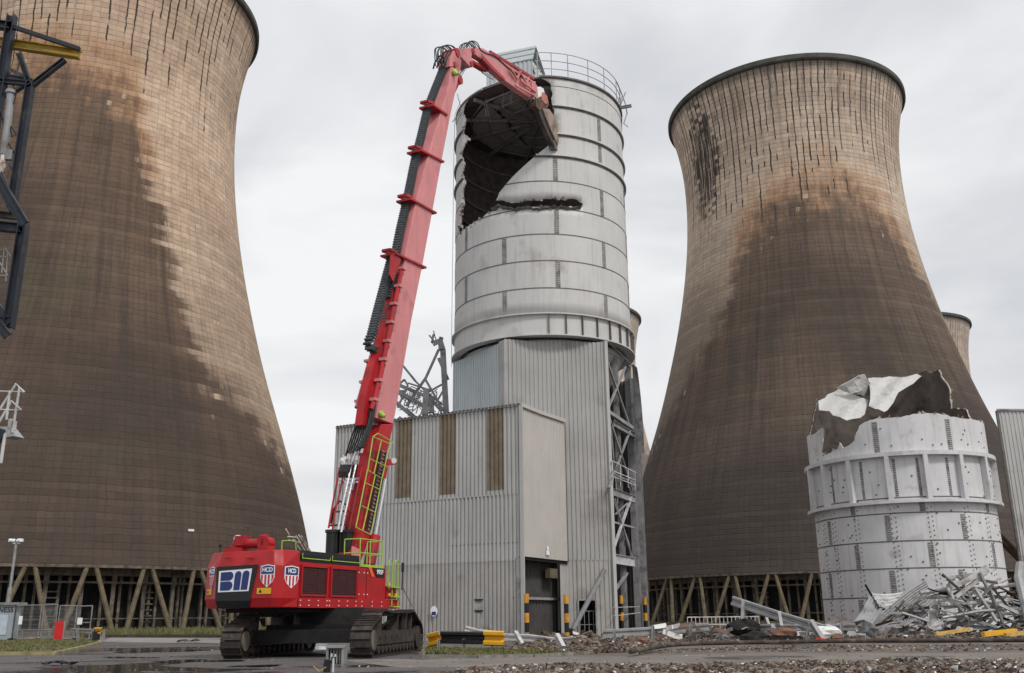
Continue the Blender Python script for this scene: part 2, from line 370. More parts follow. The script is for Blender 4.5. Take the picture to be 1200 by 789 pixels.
    c=g.mix(1.,c,g.mix(row,(.90,.90,.90),(1.08,1.08,1.08)),'MULTIPLY')
    # joints between lifts and panels
    fu=g.math('FRACT',g.math('DIVIDE',u,CW)); fv=g.math('FRACT',g.math('DIVIDE',v,RH))
    lu=g.rng(g.math('ABSOLUTE',g.math('SUBTRACT',fu,.5)),.44,.49); lv=g.rng(g.math('ABSOLUTE',g.math('SUBTRACT',fv,.5)),.38,.49); lu=g.math('MAXIMUM',lu,g.math('MULTIPLY',g.rng(g.math('ABSOLUTE',g.math('SUBTRACT',fu,.5)),.05,.015),g.rng(v,66.,42.)))
    wob=g.rng(g.noise(g.vec(g.math('MULTIPLY',u,.6),g.math('MULTIPLY',v,.6)),1.,3),.35,.6,.35,1.)
    ln=g.math('MULTIPLY',g.math('MAXIMUM',g.math('MULTIPLY',lu,.75),lv),wob)
    c=g.mix(g.math('MULTIPLY',ln,g.rng(dark,0,1,.62,.42)),c,g.mix(dark,(.13,.10,.08),(.040,.033,.030)))
    # run-down streaks under the rim
    s2=g.noise(g.vec(g.math('MULTIPLY',u,2.1),g.math('MULTIPLY',v,.09),7.),1.,3,.6)
    uk=g.math('FLOOR',g.math('ADD',g.math('DIVIDE',u,CW),.5)); wk_=g.N.new('ShaderNodeTexWhiteNoise'); wk_.noise_dimensions='1D'; g.L.new(uk,wk_.inputs['W']); ck=wk_.outputs['Value']
    sn=g.noise(g.vec(g.math('MULTIPLY',uk,3.7),g.math('MULTIPLY',v,.085)),1.,3,.6)
    zm=g.math('ADD',g.rng(v,76.,112.),g.math('MULTIPLY',g.math('SUBTRACT',ck,.5),.7))
    wid=g.math('ADD',.375,g.math('MULTIPLY',g.math('SUBTRACT',fin,.5),.35))
    nar=g.rng(g.math('ABSOLUTE',g.math('SUBTRACT',fu,.5)),wid,g.math('ADD',wid,.05))
    st=g.math('MULTIPLY',g.math('MULTIPLY',g.rng(g.math('ADD',sn,g.math('MULTIPLY',zm,.22)),g_thr,g_thr+.03),nar),g.rng(v,76,84))
    c=g.mix(g.math('MULTIPLY',st,.93),c,(.035,.032,.030))
    s3=g.noise(g.vec(g.math('MULTIPLY',u,.8),g.math('MULTIPLY',v,.06),9.),1.,4,.6)
    c=g.mix(g.math('MULTIPLY',g.math('MULTIPLY',g.rng(s3,.46,.72),g.rng(v,84.,110.)),.55*streak),c,(.16,.135,.115))
    c=g.mix(g.math('MULTIPLY',g.rng(g.math('ADD',v,g.math('MULTIPLY',s2,3.)),112.2,114.2),.7),c,(.07,.065,.055))
    if patch:
        a0,z0,ra,rz_=patch
        dx=g.math('DIVIDE',g.math('SUBTRACT',u,R_(a0)*25),ra); dz=g.math('DIVIDE',g.math('SUBTRACT',v,z0),rz_)
        d=g.math('ADD',g.math('POWER',dx,2.),g.math('POWER',dz,2.))
        pm=g.rng(g.math('ADD',d,g.math('MULTIPLY',g.math('SUBTRACT',g.math('ADD',g.math('MULTIPLY',s2,.6),g.math('MULTIPLY',cell,.4)),.5),2.6)),1.1,.45)
        c=g.mix(g.math('MULTIPLY',g.math('MULTIPLY',pm,.93),g.rng(g.noise(g.vec(g.math('MULTIPLY',u,2.4),g.math('MULTIPLY',v,.10),13.),1.,3,.6),.40,.52)),c,(.030,.028,.028))
    # paler drips and repair splashes
    pl=g.math('MULTIPLY',g.rng(g.noise(g.vec(g.math('MULTIPLY',u,.30),g.math('MULTIPLY',vq,.9),11.),1.,4,.6),.62,.68),g.math('MULTIPLY',g.rng(h,-3.,0.),g.rng(h,8.,3.)))
    c=g.mix(g.math('MULTIPLY',pl,.7),c,(.50,.41,.31))
    if tint: c=g.mix(1.,c,tint,'MULTIPLY')
    if haze: c=g.mix(haze,c,(.55,.55,.57))  # pale distance haze mixed into the concrete colour of the far towers
    g.L.new(c,g.bs.inputs['Base Color']); g.bs.inputs['Roughness'].default_value=.9; g.bs.inputs['Specular IOR Level'].default_value=.15
    b=g.N.new('ShaderNodeBump'); b.inputs['Strength'].default_value=.5; b.inputs['Distance'].default_value=.10; b.invert=True
    g.L.new(g.math('ADD',ln,g.math('MULTIPLY',fin,.3)),b.inputs['Height']); g.L.new(b.outputs[0],g.bs.inputs['Normal'])
    return g.m
M['rim']=mat('tower_rim',(.075,.075,.065),.85,var=.3,scale=.4,dirt=(.03,.03,.028),dirt_amt=.3)
M['inner']=mat('tower_inner',(.10,.085,.075),.9,var=.3,scale=.3)
ZB=8.6
def tower(label,cx,cy,m,detail=True,PH=3.,group='hyperbolic cooling towers'):
    t=thing('cooling_tower',label,'cooling tower',(cx,cy,0),group)
    NT,NZ=(180,84) if detail else (96,40)
    H=114; vs=[];fs=[];uv=[]
    for i in range(NZ+1):
        z=ZB+(H-ZB)*i/NZ; r=rz(z)
        for j in range(NT+1):
            a=-1.5*math.pi+2*math.pi*j/NT; vs.append((cx+r*math.cos(a),cy+r*math.sin(a),z)); uv.append((a*25,z))
    for i in range(NZ):
        for j in range(NT):
            a=i*(NT+1)+j; fs.append((a,a+1,a+NT+2,a+NT+1))
    b=MB(); b.v=vs;b.f=fs;b.m=[0]*len(fs); o=b.build('shell',m,t,smooth=True)
    ul=o.data.uv_layers.new(name='UVMap')
    for lp in o.data.loops: ul.data[lp.index].uv=uv[lp.vertex_index]
    b=MB(); b.ring(cx,cy,[(rz(z)-.7,z) for z in range(70,115,4)],n=96,closed=False); b.build('inner_wall',M['inner'],t,smooth=True)
    b=MB(); b.ring(cx,cy,[(26.2,113.1),(26.6,113.1),(26.85,113.4),(26.85,114.3),(26.7,114.5),(25.6,114.5),(25.6,113.2)],n=144); b.build('rim',M['rim'],t,smooth=True)
    if not detail: return t
    rb=rz(ZB)
    b=MB(); b.ring(cx,cy,[(rb+.02,ZB-.02),(rb-.9,ZB-.02),(rb-.9,ZB-.45),(rb-.02,ZB-.40)],n=144); b.build('ring_beam',M['packpost'],t,smooth=True)
    n=38; f0=math.degrees(math.atan2(-cy,-cx)); base=None
    proto=MB(); 
    rg=random.Random(int(abs(cx)))
    for i in range(n):
        aT=R_(360*i/n+PH); 
        for sgn in (-1,1):
            dt=R_(.75)*sgn; db=R_(360/n*.5-.9)*sgn
            p=Vector((cx+(rb-.35)*math.cos(aT+dt),cy+(rb-.35)*math.sin(aT+dt),ZB-.4)); q=Vector((cx+44.9*math.cos(aT+db),cy+44.9*math.sin(aT+db),-.1))
            if (p-Vector((cx,cy,p.z))).normalized().dot(Vector((-cx,-cy,0)).normalized())<-.15: continue
            b=MB(); b.tube([q,p],.36,8,r2=.30); b.build('support_column',M['concrete'],t,smooth=True)
    # cold-water basin kerb, packing behind the columns
    b=MB(); b.ring(cx,cy,[(46.3,-.1),(46.3,.7),(45.9,.7),(45.9,-.1)],n=144); b.build('basin_kerb',M['concrete'],t)
    b=MB(); b.ring(cx,cy,[(38.2,0),(38.2,ZB+3)],n=120,closed=False); b.build('packing_wall',M['packdark'],t)
    b=MB(); b.ring(cx,cy,[(39.9,7.3),(40.15,7.3),(40.15,8.3),(39.9,8.3)],n=120); b.ring(cx,cy,[(40.3,6.35),(40.5,6.35),(40.5,6.6),(40.3,6.6)],n=120)
    b.ring(cx,cy,[(39.9,1.9),(40.0,1.9),(40.0,2.02),(39.9,2.02)],n=120); b.build('distribution_beam',M['packpost'],t)
    for i in range(-44,45):
        a=R_(f0+i*1.9+rg.uniform(-.45,.45)); r=(40.1,39.3,38.7)[i%3]
        if i%11==4: continue
        w=.34+.16*(i%3==0); d=Vector((math.cos(a),math.sin(a),0)); p=Vector((cx,cy,0))+d*r
        b=MB(); b.beam(p,p+Vector((0,0,8.2)),w,.35,up=d)
        b.beam(p+d*.25+Vector((0,0,6.2)),p+d*.25+Vector((0,0,8.3)),w*1.25,.18,up=d)
        b.build('packing_post',M['packpost'],t)
    # open ladders / broken slats hanging in some bays
    for i in range(-28,30,7):
        a=R_(f0+i*2.45+1.1); d=Vector((math.cos(a),math.sin(a),0)); e=Vector((-d.y,d.x,0)); p=Vector((cx,cy,0))+d*39.6; b=MB()
        for k in range(7): b.beam(p-e*.8+Vector((0,0,.8+k*.75)),p+e*.8+Vector((0,0,.8+k*.75)),.10,.16,up=(0,0,1))
        b.build('slat_ladder',M['packpost'],t)
    return t
mR=tower_mat('tower_concrete_east',[(-240,38),(-195,32),(-170,40),(-158,47),(-148,56),(-140,62),(-136,70),(-127,78),(-118,82),(-103,83.5),(-87,84),(-74,83),(-63,79),(-54,75),(-49,70),(-40,62),(-20,50),(30,40)],1.35,patch=(-155,98,5.2,14),lowfade=(50,90),lowamt=.95)
mL=tower_mat('tower_concrete_west',[(-240,80),(-130,86),(-107,87.4),(-85,89.5),(-60,86),(-51,79),(-47,71),(-42,62),(-39,56),(-35,45),(-32,39),(-22,37),(-15,33),(10,25),(60,40)],.35,lowfade=(28,92),lowamt=.55,tint=(1.03,.965,.905))
mF=tower_mat('tower_concrete_far',[(-240,60),(-120,66),(-60,64),(40,60)],.7,haze=.12)
tR=tower('brown cooling tower with black streaks under its rim, behind the torn silo stump',64.5,200.9,mR)
tL=tower('nearest cooling tower, left of the red excavator, its top cut off by the frame',-76.4,160.1,mL,True,-.9)
def far_tower(px,py,D,label):
    r=ray(px,py); d=Vector((r.x,r.y,0)).normalized()*D; return tower(label,d.x,d.y,mF,False)
far_tower(671,352,362,'distant cooling tower mostly hidden behind the tall silo, a strip showing at its right')
far_tower(1054,379,412,'distant cooling tower peeking out behind the right shoulder of the brown one')
# small painted number plate on the left tower shell
p=at(221.5,621.5,1); 
def shell_hit(px,py,cx,cy):
    r=ray(px,py); t=40
    while t<300:
        q=EYE+r*t
        if q.z<114 and math.hypot(q.x-cx,q.y-cy)<rz(q.z)+.02: return q
        t+=.02
q=shell_hit(224.5,621.6,-76.4,160.1); nrm=(q-Vector((-76.4,160.1,q.z))).normalized(); tx=Vector((-nrm.y,nrm.x,0))
if tx.x<0: tx=-tx
b=MB(); b.box(q+nrm*.08,(.62,.09,.30),ax=(tx,nrm,Vector((0,0,1)))); b.box(q-tx*.45+nrm*.08,(.22,.09,.30),ax=(tx,nrm,Vector((0,0,1)))); b.build('number_plate',M['white'],tL)
# ------------------------------------------------------------------ ground materials
def ground_mat(name,c1,c2,c3,rough=(.25,.9),sc=.25,bump=.4,wet=.5,speck=.5):
    g=NG(name); geo=g.N.new('ShaderNodeNewGeometry'); P=geo.outputs['Position']
    mp=g.N.new('ShaderNodeMapping'); mp.inputs['Scale'].default_value=(.8,1.,1.); mp.inputs['Rotation'].default_value=(0,0,R_(8)); g.L.new(P,mp.inputs[0]); S=mp.outputs[0]
    a=g.noise(S,sc,6,.6); b=g.noise(P,sc*5,5,.65); c_=g.noise(P,9,4,.7); w=g.noise(S,sc*.7,5,.6,.6)
    c=g.mix(g.rng(a,.36,.64),c1,c2); c=g.mix(g.math('MULTIPLY',g.rng(b,.45,.72),.6),c,c3)
    c=g.mix(g.math('MULTIPLY',g.rng(c_,.5,.75),speck),c,tuple(min(1,x*2.0) for x in c1))
    wm=g.rng(w,.62-wet*.2,.70-wet*.2); c=g.mix(g.math('MULTIPLY',wm,.65),c,tuple(x*.35 for x in c1))
    g.L.new(c,g.bs.inputs['Base Color']); g.L.new(g.math('ADD',g.math('MULTIPLY',wm,rough[0]-rough[1]),rough[1]),g.bs.inputs['Roughness'])
    bp=g.N.new('ShaderNodeBump'); bp.inputs['Strength'].default_value=bump; bp.inputs['Distance'].default_value=.03
    g.L.new(g.math('MULTIPLY',g.math('ADD',c_,g.math('MULTIPLY',b,2.)),g.math('SUBTRACT',1.15,wm)),bp.inputs['Height']); g.L.new(bp.outputs[0],g.bs.inputs['Normal'])
    return g.m
M['dirt']=ground_mat('dirt_ground',(.105,.085,.070),(.155,.13,.11),(.06,.048,.040),sc=.3,wet=.3,bump=.8)
M['asphalt']=ground_mat('wet_asphalt',(.075,.070,.072),(.115,.105,.102),(.055,.048,.046),rough=(.10,.7),sc=.16,wet=.62,bump=.35,speck=.3)
M['road']=ground_mat('sandy_road',(.145,.128,.115),(.19,.168,.152),(.10,.086,.075),rough=(.3,.85),sc=.3,wet=.28,bump=.35,speck=.3)
M['slab']=ground_mat('pale_concrete',(.24,.21,.195),(.29,.26,.24),(.17,.15,.14),rough=(.3,.85),sc=.3,wet=.25,bump=.3,speck=.2)
M['vergebase']=ground_mat('verge_soil',(.085,.08,.045),(.12,.115,.05),(.06,.05,.035),sc=.5,wet=.1,bump=.8)
M['puddle']=mat('puddle_water',(.035,.032,.03),.04,var=.2,scale=1,spec=.5)
def grass_mat(n,a,b_):
    g=NG(n); geo=g.N.new('ShaderNodeNewGeometry'); c=g.mix(g.rng(g.noise(geo.outputs['Position'],1.1,4),.35,.65),a,b_)
    c=g.mix(g.math('MULTIPLY',g.rng(g.noise(geo.outputs['Position'],2.3,4),.42,.62),.8),c,(.20,.155,.085))
    g.L.new(c,g.bs.inputs['Base Color']); g.bs.inputs['Roughness'].default_value=.75; return g.m
M['grass']=grass_mat('grass_blades',(.075,.11,.026),(.14,.15,.045))
def sheet(name,pts,z,m,kind='structure',div=0):
    b=MB(); b.add([(p[0],p[1],z) for p in pts],[tuple(range(len(pts)))]); o=b.build(name,m); 
    return tag(o,kind=kind)
GX=lambda *pp:[gnd(px,py) for px,py in pp]
sheet('ground',[(-3000,-60),(3000,-60),(3000,5000),(-3000,5000)],0,M['dirt'])
sheet('asphalt_yard',[(-60,6),(60,6),(60,27)]+[tuple(gnd(x,y))[:2] for x,y in ((560,786),(560,776),(690,771),(500,771.5),(470,753))]+[(-14,88),(-90,96),(-90,40)],.004,M['asphalt'])
sheet('road',[tuple(gnd(x,y))[:2] for x,y in ((1350,789),(1350,765),(900,766),(700,770),(480,772),(400,774),(470,783),(620,781),(900,782))],.008,M['road'])
sheet('concrete_apron',[tuple(gnd(x,y))[:2] for x,y in ((115,752.5),(300,755),(470,754),(470,748.5),(130,747.5))],.012,M['slab'])
# puddles
def blob(name,px,py,rx,ry,rot=0,seed=1,z=.014):
    rg=random.Random(seed); c=gnd(px,py); n=40; ph=[rg.uniform(0,6.28) for _ in range(5)]; P=[]
    for i in range(n):
        a=2*math.pi*i/n; k=1+.18*math.sin(2*a+ph[0])+.14*math.sin(3*a+ph[1])+.10*math.sin(5*a+ph[2])+.06*math.sin(9*a+ph[3])
        x,y=rx*k*math.cos(a),ry*k*math.sin(a); P.append((c.x+x*math.cos(rot)-y*math.sin(rot),c.y+x*math.sin(rot)+y*math.cos(rot)))
    return sheet(name,P,z,M['puddle'])
blob('puddle',735,764,2.2,1.3,0,1); blob('puddle',188,763,1.9,3.4,.5,3); blob('puddle',232,775,1.6,1.5,-.4,4); blob('puddle',150,771,.7,1.6,.9,5); blob('puddle',300,781,1.0,.7,.3,6); blob('puddle',850,761,2.6,1.0,0,7); blob('puddle',1085,770,.9,.5,0,8)
# kerbs: yellow-ish kerb round the left island, kerb before the grass strips
def kerb(name,label,pts,m,w=.16,h=.13,cat='kerb'):
    b=MB(); 
    for p,q in zip(pts,pts[1:]):
        p=Vector((p[0],p[1],0));q=Vector((q[0],q[1],0)); d=(q-p); k=max(1,int(d.length/.9))
        for i in range(k):
            a=p+d*(i/k);c=p+d*((i+1)/k)-d.normalized()*.012; b.beam(a+Vector((0,0,h/2-.01)),c+Vector((0,0,h/2-.01+random.uniform(-.006,.006))),w,h+.02)
    return tag(b.build(name,m,loc=(pts[0][0],pts[0][1],0)),label,cat)
isl=[tuple(gnd(x,y))[:2] for x,y in ((-60,768),(62,768),(84,763),(118,754.5),(112,750),(-60,748))]
sheet('island',isl,.10,M['vergebase'])
kerb('kerb','low yellowed kerb round the fenced island at the left edge',isl[:5],M['kerb_y'],.2,.15)
gs=[tuple(gnd(x,y))[:2] for x,y in ((100,747.3),(300,747.6),(470,747.5))]
kerb('kerb','stone kerb in front of the grass strip below the nearest cooling tower',gs,mat('shadowed_kerb',(.075,.06,.05),.9,var=.4,scale=1.5),.25,.30)  # kerb colour darkened to carry the shadow along it
gi=[tuple(gnd(x,y))[:2] for x,y in ((495,771.2),(560,771.6),(625,770.5),(690,767),(705,762),(500,762))]
sheet('island',gi,.095,M['vergebase'])
kerb('kerb','stone kerb along the road below the yellow and black crash barrier',gi[:4],M['kerb'],.14,.13)
# ------------------------------------------------------------------ grass tufts
def grass(name,label,poly_px,n,h,z0=0,seed=3,m='grass'):
    rg=random.Random(seed); P=[tuple(gnd(x,y))[:2] for x,y in poly_px]; xs=[p[0] for p in P]; ys=[p[1] for p in P]; b=MB(); c=0
    ph=[rg.uniform(0,6) for _ in range(4)]
    while c<n:
        x=rg.uniform(min(xs),max(xs)); y=rg.uniform(min(ys),max(ys))
        if not inpoly(x,y,P): continue
        den=.5+.5*math.sin(x*.9+ph[0])*math.sin(y*.7+x*.23+ph[1])
        if rg.random()>.3+den*.7: c+=1; continue
        c+=1
        for _ in range(5):
            a=rg.uniform(0,6.28); l=h*rg.uniform(.4,1.3)*(.5+den); w=.012+.006*rg.random(); w*=2.2
            bx,by=x+rg.uniform(-.08,.08),y+rg.uniform(-.08,.08); dx,dy=math.cos(a),math.sin(a); t=rg.uniform(.1,.6)*l
            b.add([(bx-dy*w,by+dx*w,z0),(bx+dy*w,by-dx*w,z0),(bx+dx*t*.4+dy*w*.6,by+dy*t*.4-dx*w*.6,z0+l*.6),(bx+dx*t,by+dy*t,z0+l)],[(0,1,2),(0,2,3)])
    return tag(b.build(name,M[m]),label,None,None,'stuff')
grass('grass','rough green grass growing below the nearest cooling tower',((100,747.2),(470,747.4),(470,742.5),(60,742.5)),5200,.62)
grass('grass','patchy grass and weeds on the fenced island at the left edge',((-20,766),(60,766),(84,762),(115,754),(110,751),(-20,749)),3000,.11,.1,5)
grass('grass','tufts of green grass under the yellow and black crash barrier',((498,770.5),(560,771),(625,770),(660,767),(600,764),(500,763)),3600,.11,.09,6)
# ------------------------------------------------------------------ the tall silo
DS=83.5; K=DS/91.
def silo_c(xl,xr,yl,yr,D):
    def az(px,py): r=ray(px,py); return math.atan2(r.x,r.y)
    a,b=az(xl,yl),az(xr,yr); m=(a+b)/2; return D*math.sin(m),D*math.cos(m),D*math.sin((b-a)/2)
SX,SY,SR=silo_c(533.7,734.5,287,287,DS)
zs=lambda py,px=650,R=None: cylhit(px,py,SX,SY,R or SR).z
silo=thing('tall_silo','tall pale steel silo torn open at the top, standing on the clad hexagonal tower','silo',(SX,SY,0))
A0=math.atan2(-SY,-SX)       # direction from the axis to the camera
def cyl_uv(p,cx,cy,R,a0):
    a=math.atan2(p.y-cy,p.x-cx)-a0
    while a>math.pi: a-=2*math.pi
    while a<-math.pi: a+=2*math.pi
    return (a*R,p.z)
def wrap(V,F,cx,cy,R,a0,name,m,parent,thick=0.,smooth=True):
    b=MB(); b.v=[(cx+R*math.cos(a0+x/R),cy+R*math.sin(a0+x/R),z) for x,z in V]
    # orient outwards
    fs=[]
    for f in F:
        a,c,d=(V[i] for i in f[:3]); s=(c[0]-a[0])*(d[1]-a[1])-(c[1]-a[1])*(d[0]-a[0]); fs.append(f if s>0 else tuple(reversed(f)))
    b.f=fs; b.m=[0]*len(fs); o=b.build(name,m,parent,smooth=smooth)
    if thick:
        md=o.modifiers.new('thick','SOLIDIFY'); md.thickness=thick; md.offset=-1
        if isinstance(m,list) and len(m)>1: md.material_offset_rim=1
    return o
zTop=zs(91); zFl=zs(368); zFb=zs(393)
hole_px=[(546,121),(553,112),(562,105),(575,99.5),(592,95),(610,92.5),(626,91.8),(638,93.5),(645,98),(647,108),(647,122),(649,134),(652,143),(652,165),(645,169),(632,179),(618,191),(605,203),(594,215),(585,226),(581,235),(590,235),(602,238),(613,236.5),(628,235),(645,233.5),(660,234.5),(672,233),(683,238.5),(681,243),(668,241.5),(650,243.5),(630,242.5),(612,244),(600,246),(588,243),(581,247),(572,251),(574,247),(561,257),(548,266),(539,273),(537,271),(541,262),(540.5,250),(544.5,240),(543,226),(546,214),(542,203),(545,192),(541,182),(545,170),(548,165),(543.5,155),(546,143),(543,131)]
hole=[cyl_uv(cylhit(x,y,SX,SY,SR),SX,SY,SR,A0) for x,y in hole_px]
hole=jag(hole[:14],.28,.09,False,4)[:-1]+jag(hole[13:20],.5,.012,False,5)[:-1]+jag(hole[19:]+hole[:1],.28,.09,False,6)[:-1]
W_=math.pi*SR
outer=[(-W_+2*W_*i/90,zFl) for i in range(90)]+[(W_-2*W_*i/90,zTop) for i in range(90)]
outer[0]=(-W_,zFl)
stn=[(-W_+2*W_*i/90,zFl+(zTop-zFl)*j/20) for i in range(1,90) for j in range(1,20)]
V,F=cdt(None,[[(-W_,zFl)]+[(-W_+2*W_*i/90,zFl) for i in range(1,91)]+[(W_-2*W_*i/90,zTop) for i in range(0,91)],hole],lambda x,y:not inpoly(x,y,hole),stn)
wrap(V,F,SX,SY,SR,A0,'wall',[M['silo'],M['torn']],silo,.05)
# curled torn lip along the edge of the opening
b=MB(); rg=random.Random(9)
def S3(u,z,off=0.): a=A0+u/SR; return Vector((SX+(SR+off)*math.cos(a),SY+(SR+off)*math.sin(a),z))
pr=None
for i in range(len(hole)):
    u,z=hole[i]; u2,z2=hole[(i+1)%len(hole)]
    if rg.random()<.62 and z<zTop-1.2 and not (u>-4.4 and z>zs(232)):
        cu=sum(h[0] for h in hole)/len(hole); o=rg.uniform(.05,.35); k=rg.uniform(-.25,.45)
        dirx=1 if cu>u else -1
        b.add([S3(u,z),S3(u2,z2),S3((u+u2)/2+dirx*.12*k+rg.uniform(-.15,.15),(z+z2)/2+rg.uniform(-.25,.25),o)],[(0,1,2),(2,1,0)])
b.build('torn_lip',M['torn'],silo)
rg=random.Random(77)
for i in range(0,len(hole),2):
    u,z=hole[i]
    if z>zTop-1.5 or u>-5.6: continue
    cu=sum(h[0] for h in hole)/len(hole); sg=1 if cu>u else -1
    w1=rg.uniform(.18,.5); L_=rg.uniform(.25,.9); o=rg.uniform(-.15,.45); b=MB(); P=[]
    for k in range(5):
        t=k/4; q=S3(u+sg*L_*t*.55,z+w1/2-t*L_*.35,o*t*t+.02); q2=S3(u+sg*L_*t*.5,z-w1/2*(1-t*.6)-t*L_*.45,o*t*t*1.2+.02); P+=[q,q2]
    b.add(P,[(2*k,2*k+1,2*k+3,2*k+2) for k in range(4)]); ob_=b.build('curled_plate',M['silo'] if rg.random()<.6 else M['torn'],silo); md=ob_.modifiers.new('thick','SOLIDIFY'); md.thickness=.03
for i in range(4):
    u=rg.uniform(-6.5,-.5); z=zTop-rg.uniform(.3,1.2); P=[S3(u,z,-.4)]; 
    for k in range(5): P.append(P[-1]+Vector((rg.uniform(-.12,.12),rg.uniform(-.1,.1),-rg.uniform(.2,.6))))
    b=MB(); b.tube(P,.02,5); b.build('hanging_cable',M['seam'],silo)
lipz=[cyl_uv(cylhit(x,y,SX,SY,SR),SX,SY,SR,A0) for x,y in ((577,240),(584,235),(592,238),(604,241),(616,238),(632,240),(648,237),(664,239),(680,238))]
b=MB(); rgl=random.Random(12)
pl=jag(lipz,.22,.10,False,3); rows_=[]
for u,z in pl: rows_.append([S3(u,z-.62,.0),S3(u,z-.50+rgl.uniform(-.05,.05),.16),S3(u,z-.42+rgl.uniform(-.08,.10),.26+rgl.uniform(-.1,.1)),S3(u,z-.46+rgl.uniform(-.08,.08),.12)])
vs=[v for r in rows_ for v in r]; b.add(vs,[(i*4+j,i*4+j+1,i*4+j+5,i*4+j+4) for i in range(len(rows_)-1) for j in range(3)]); b.build('torn_lip',M['seam'],silo)
# dark interior: lining of the rear half, underside of the roof, rafters
b=MB(); b.ring(SX,SY,[(SR-.12,zFl),(SR-.12,zTop-.2)],math.degrees(A0)+78,math.degrees(A0)+282,96,closed=False); b.build('lining',M['lining'],silo,smooth=True)
for i in range(9):
    z=zFl+ (zTop-zFl)*(i+.5)/9.5
    b=MB(); b.ring(SX,SY,[(SR-.34,z),(SR-.13,z),(SR-.13,z+.14),(SR-.34,z+.14)],math.degrees(A0)+80,math.degrees(A0)+280,60); b.build('inner_stiffener',M['rafter'],silo)
RZ=zTop-.15
b=MB(); b.ring(SX,SY,[(.05,RZ+.9),(SR+.05,RZ),(SR+.05,RZ+.14),(.05,RZ+1.05)],n=72); b.build('roof',[M['lining']],silo)
hub=Vector((SX,SY,RZ+.55))
b=MB(); b.tube([hub-Vector((0,0,.6)),hub+Vector((0,0,.2))],.55,16); b.build('roof_hub',M['rafter'],silo)
for i in range(12):
    a=2*math.pi*(i+.3)/12; e=Vector((SX+(SR-.15)*math.cos(a),SY+(SR-.15)*math.sin(a),RZ-.28)); b=MB(); b.ibeam(hub-Vector((0,0,.35)),e,.2,.34); b.build('rafter',M['rafter'],silo)
    a2=2*math.pi*(i+1.3)/12
    for f in (.38,.62,.84):
        b=MB()
        p=Vector((SX+f*SR*math.cos(a),SY+f*SR*math.sin(a),RZ+.35*(1-f)-.22)); q=Vector((SX+f*SR*math.cos(a2),SY+f*SR*math.sin(a2),RZ+.35*(1-f)-.22)); b.beam(p,q,.08,.16)
        b.build('purlin',M['rafter'],silo)
# wall rings; those that cross the opening are interrupted there
def ring_spans(z):
    """angle spans (deg from A0) where the wall exists at height z"""
    xs=[]
    n=720; ok=[not inpoly(-W_+2*W_*(i+.5)/n,z,hole) for i in range(n)]
    sp_=[];i=0
    while i<n:
        if ok[i]:
            j=i
            while j<n and ok[j]: j+=1
            sp_.append((-180+360*i/n,-180+360*j/n)); i=j
        else: i+=1
    return sp_
def wring(z,w,h,m,name):
    for a,c in ring_spans(z):
        if c-a<1.2: continue
        b=MB(); b.ring(SX,SY,[(SR-.01,z-h/2),(SR+w,z-h/2),(SR+w,z+h/2),(SR-.01,z+h/2)],math.degrees(A0)+a,math.degrees(A0)+c,max(2,int((c-a)/3))); b.build(name,m,silo,smooth=True)
for py in (124,157,182.5): wring(zs(py),.20,.14,M['silo'],'wind_girder'); wring(zs(py)-.13,.10,.12,M['seam'],'girder_angle')
SEAM=[212.5,244.5,274.5,305.5,337.5]
for py in SEAM: wring(zs(py),.02,.09,M['seam'],'seam')
wring(zs(101),.02,.05,M['seam'],'seam')
# riveted vertical joints
def joint(u,z0,z1,cx,cy,R,a0,parent,w=.42,m=None,hole=None,rp=.16):
    if hole and (inpoly(u,(z0+z1)/2,hole) or inpoly(u,z1-.1,hole) or inpoly(u,z0+.1,hole)): return
    b=MB(); f=lambda x,z,o: (cx+(R+o)*math.cos(a0+x/R),cy+(R+o)*math.sin(a0+x/R),z)
    x0,x1=u-w/2,u+w/2
    b.add([f(x0,z0,.004),f(u,z0,.004),f(x1,z0,.004),f(x0,z1,.004),f(u,z1,.004),f(x1,z1,.004),f(x0,z0,.02),f(u,z0,.02),f(x1,z0,.02),f(x0,z1,.02),f(u,z1,.02),f(x1,z1,.02)],[(6,7,10,9),(7,8,11,10),(0,6,9,3),(8,2,5,11),(9,10,11,5,4,3)])
    k=int((z1-z0)/rp)
    for i in range(k):
        z=z0+(i+.5)*(z1-z0)/k
        for x in (u-w*.33,u-w*.12,u+w*.12,u+w*.33):
            s=.035; b.add([f(x-s,z-s,.02),f(x+s,z-s,.02),f(x+s,z+s,.02),f(x-s,z+s,.02),f(x,z,.055)],[(0,1,4),(1,2,4),(2,3,4),(3,0,4)],1)
    b.build('riveted_joint',[m or M['joint'],M['seam']],parent)
ed=[zTop,zs(124),zs(157),zs(182.5)]+[zs(p) for p in SEAM]+[zFl]
for i in range(len(ed)-1):
    z1,z0=ed[i]-.08,ed[i+1]+.08
    offs=(-122,-56,10,77,140) if i%2==(9%2) else (-88,-23,43,108)
    if i<3: offs=(43,108) if i!=0 else ()
    for o in offs:
        joint(R_(o)*SR,z0,z1,SX,SY,SR,A0,silo,hole=hole)
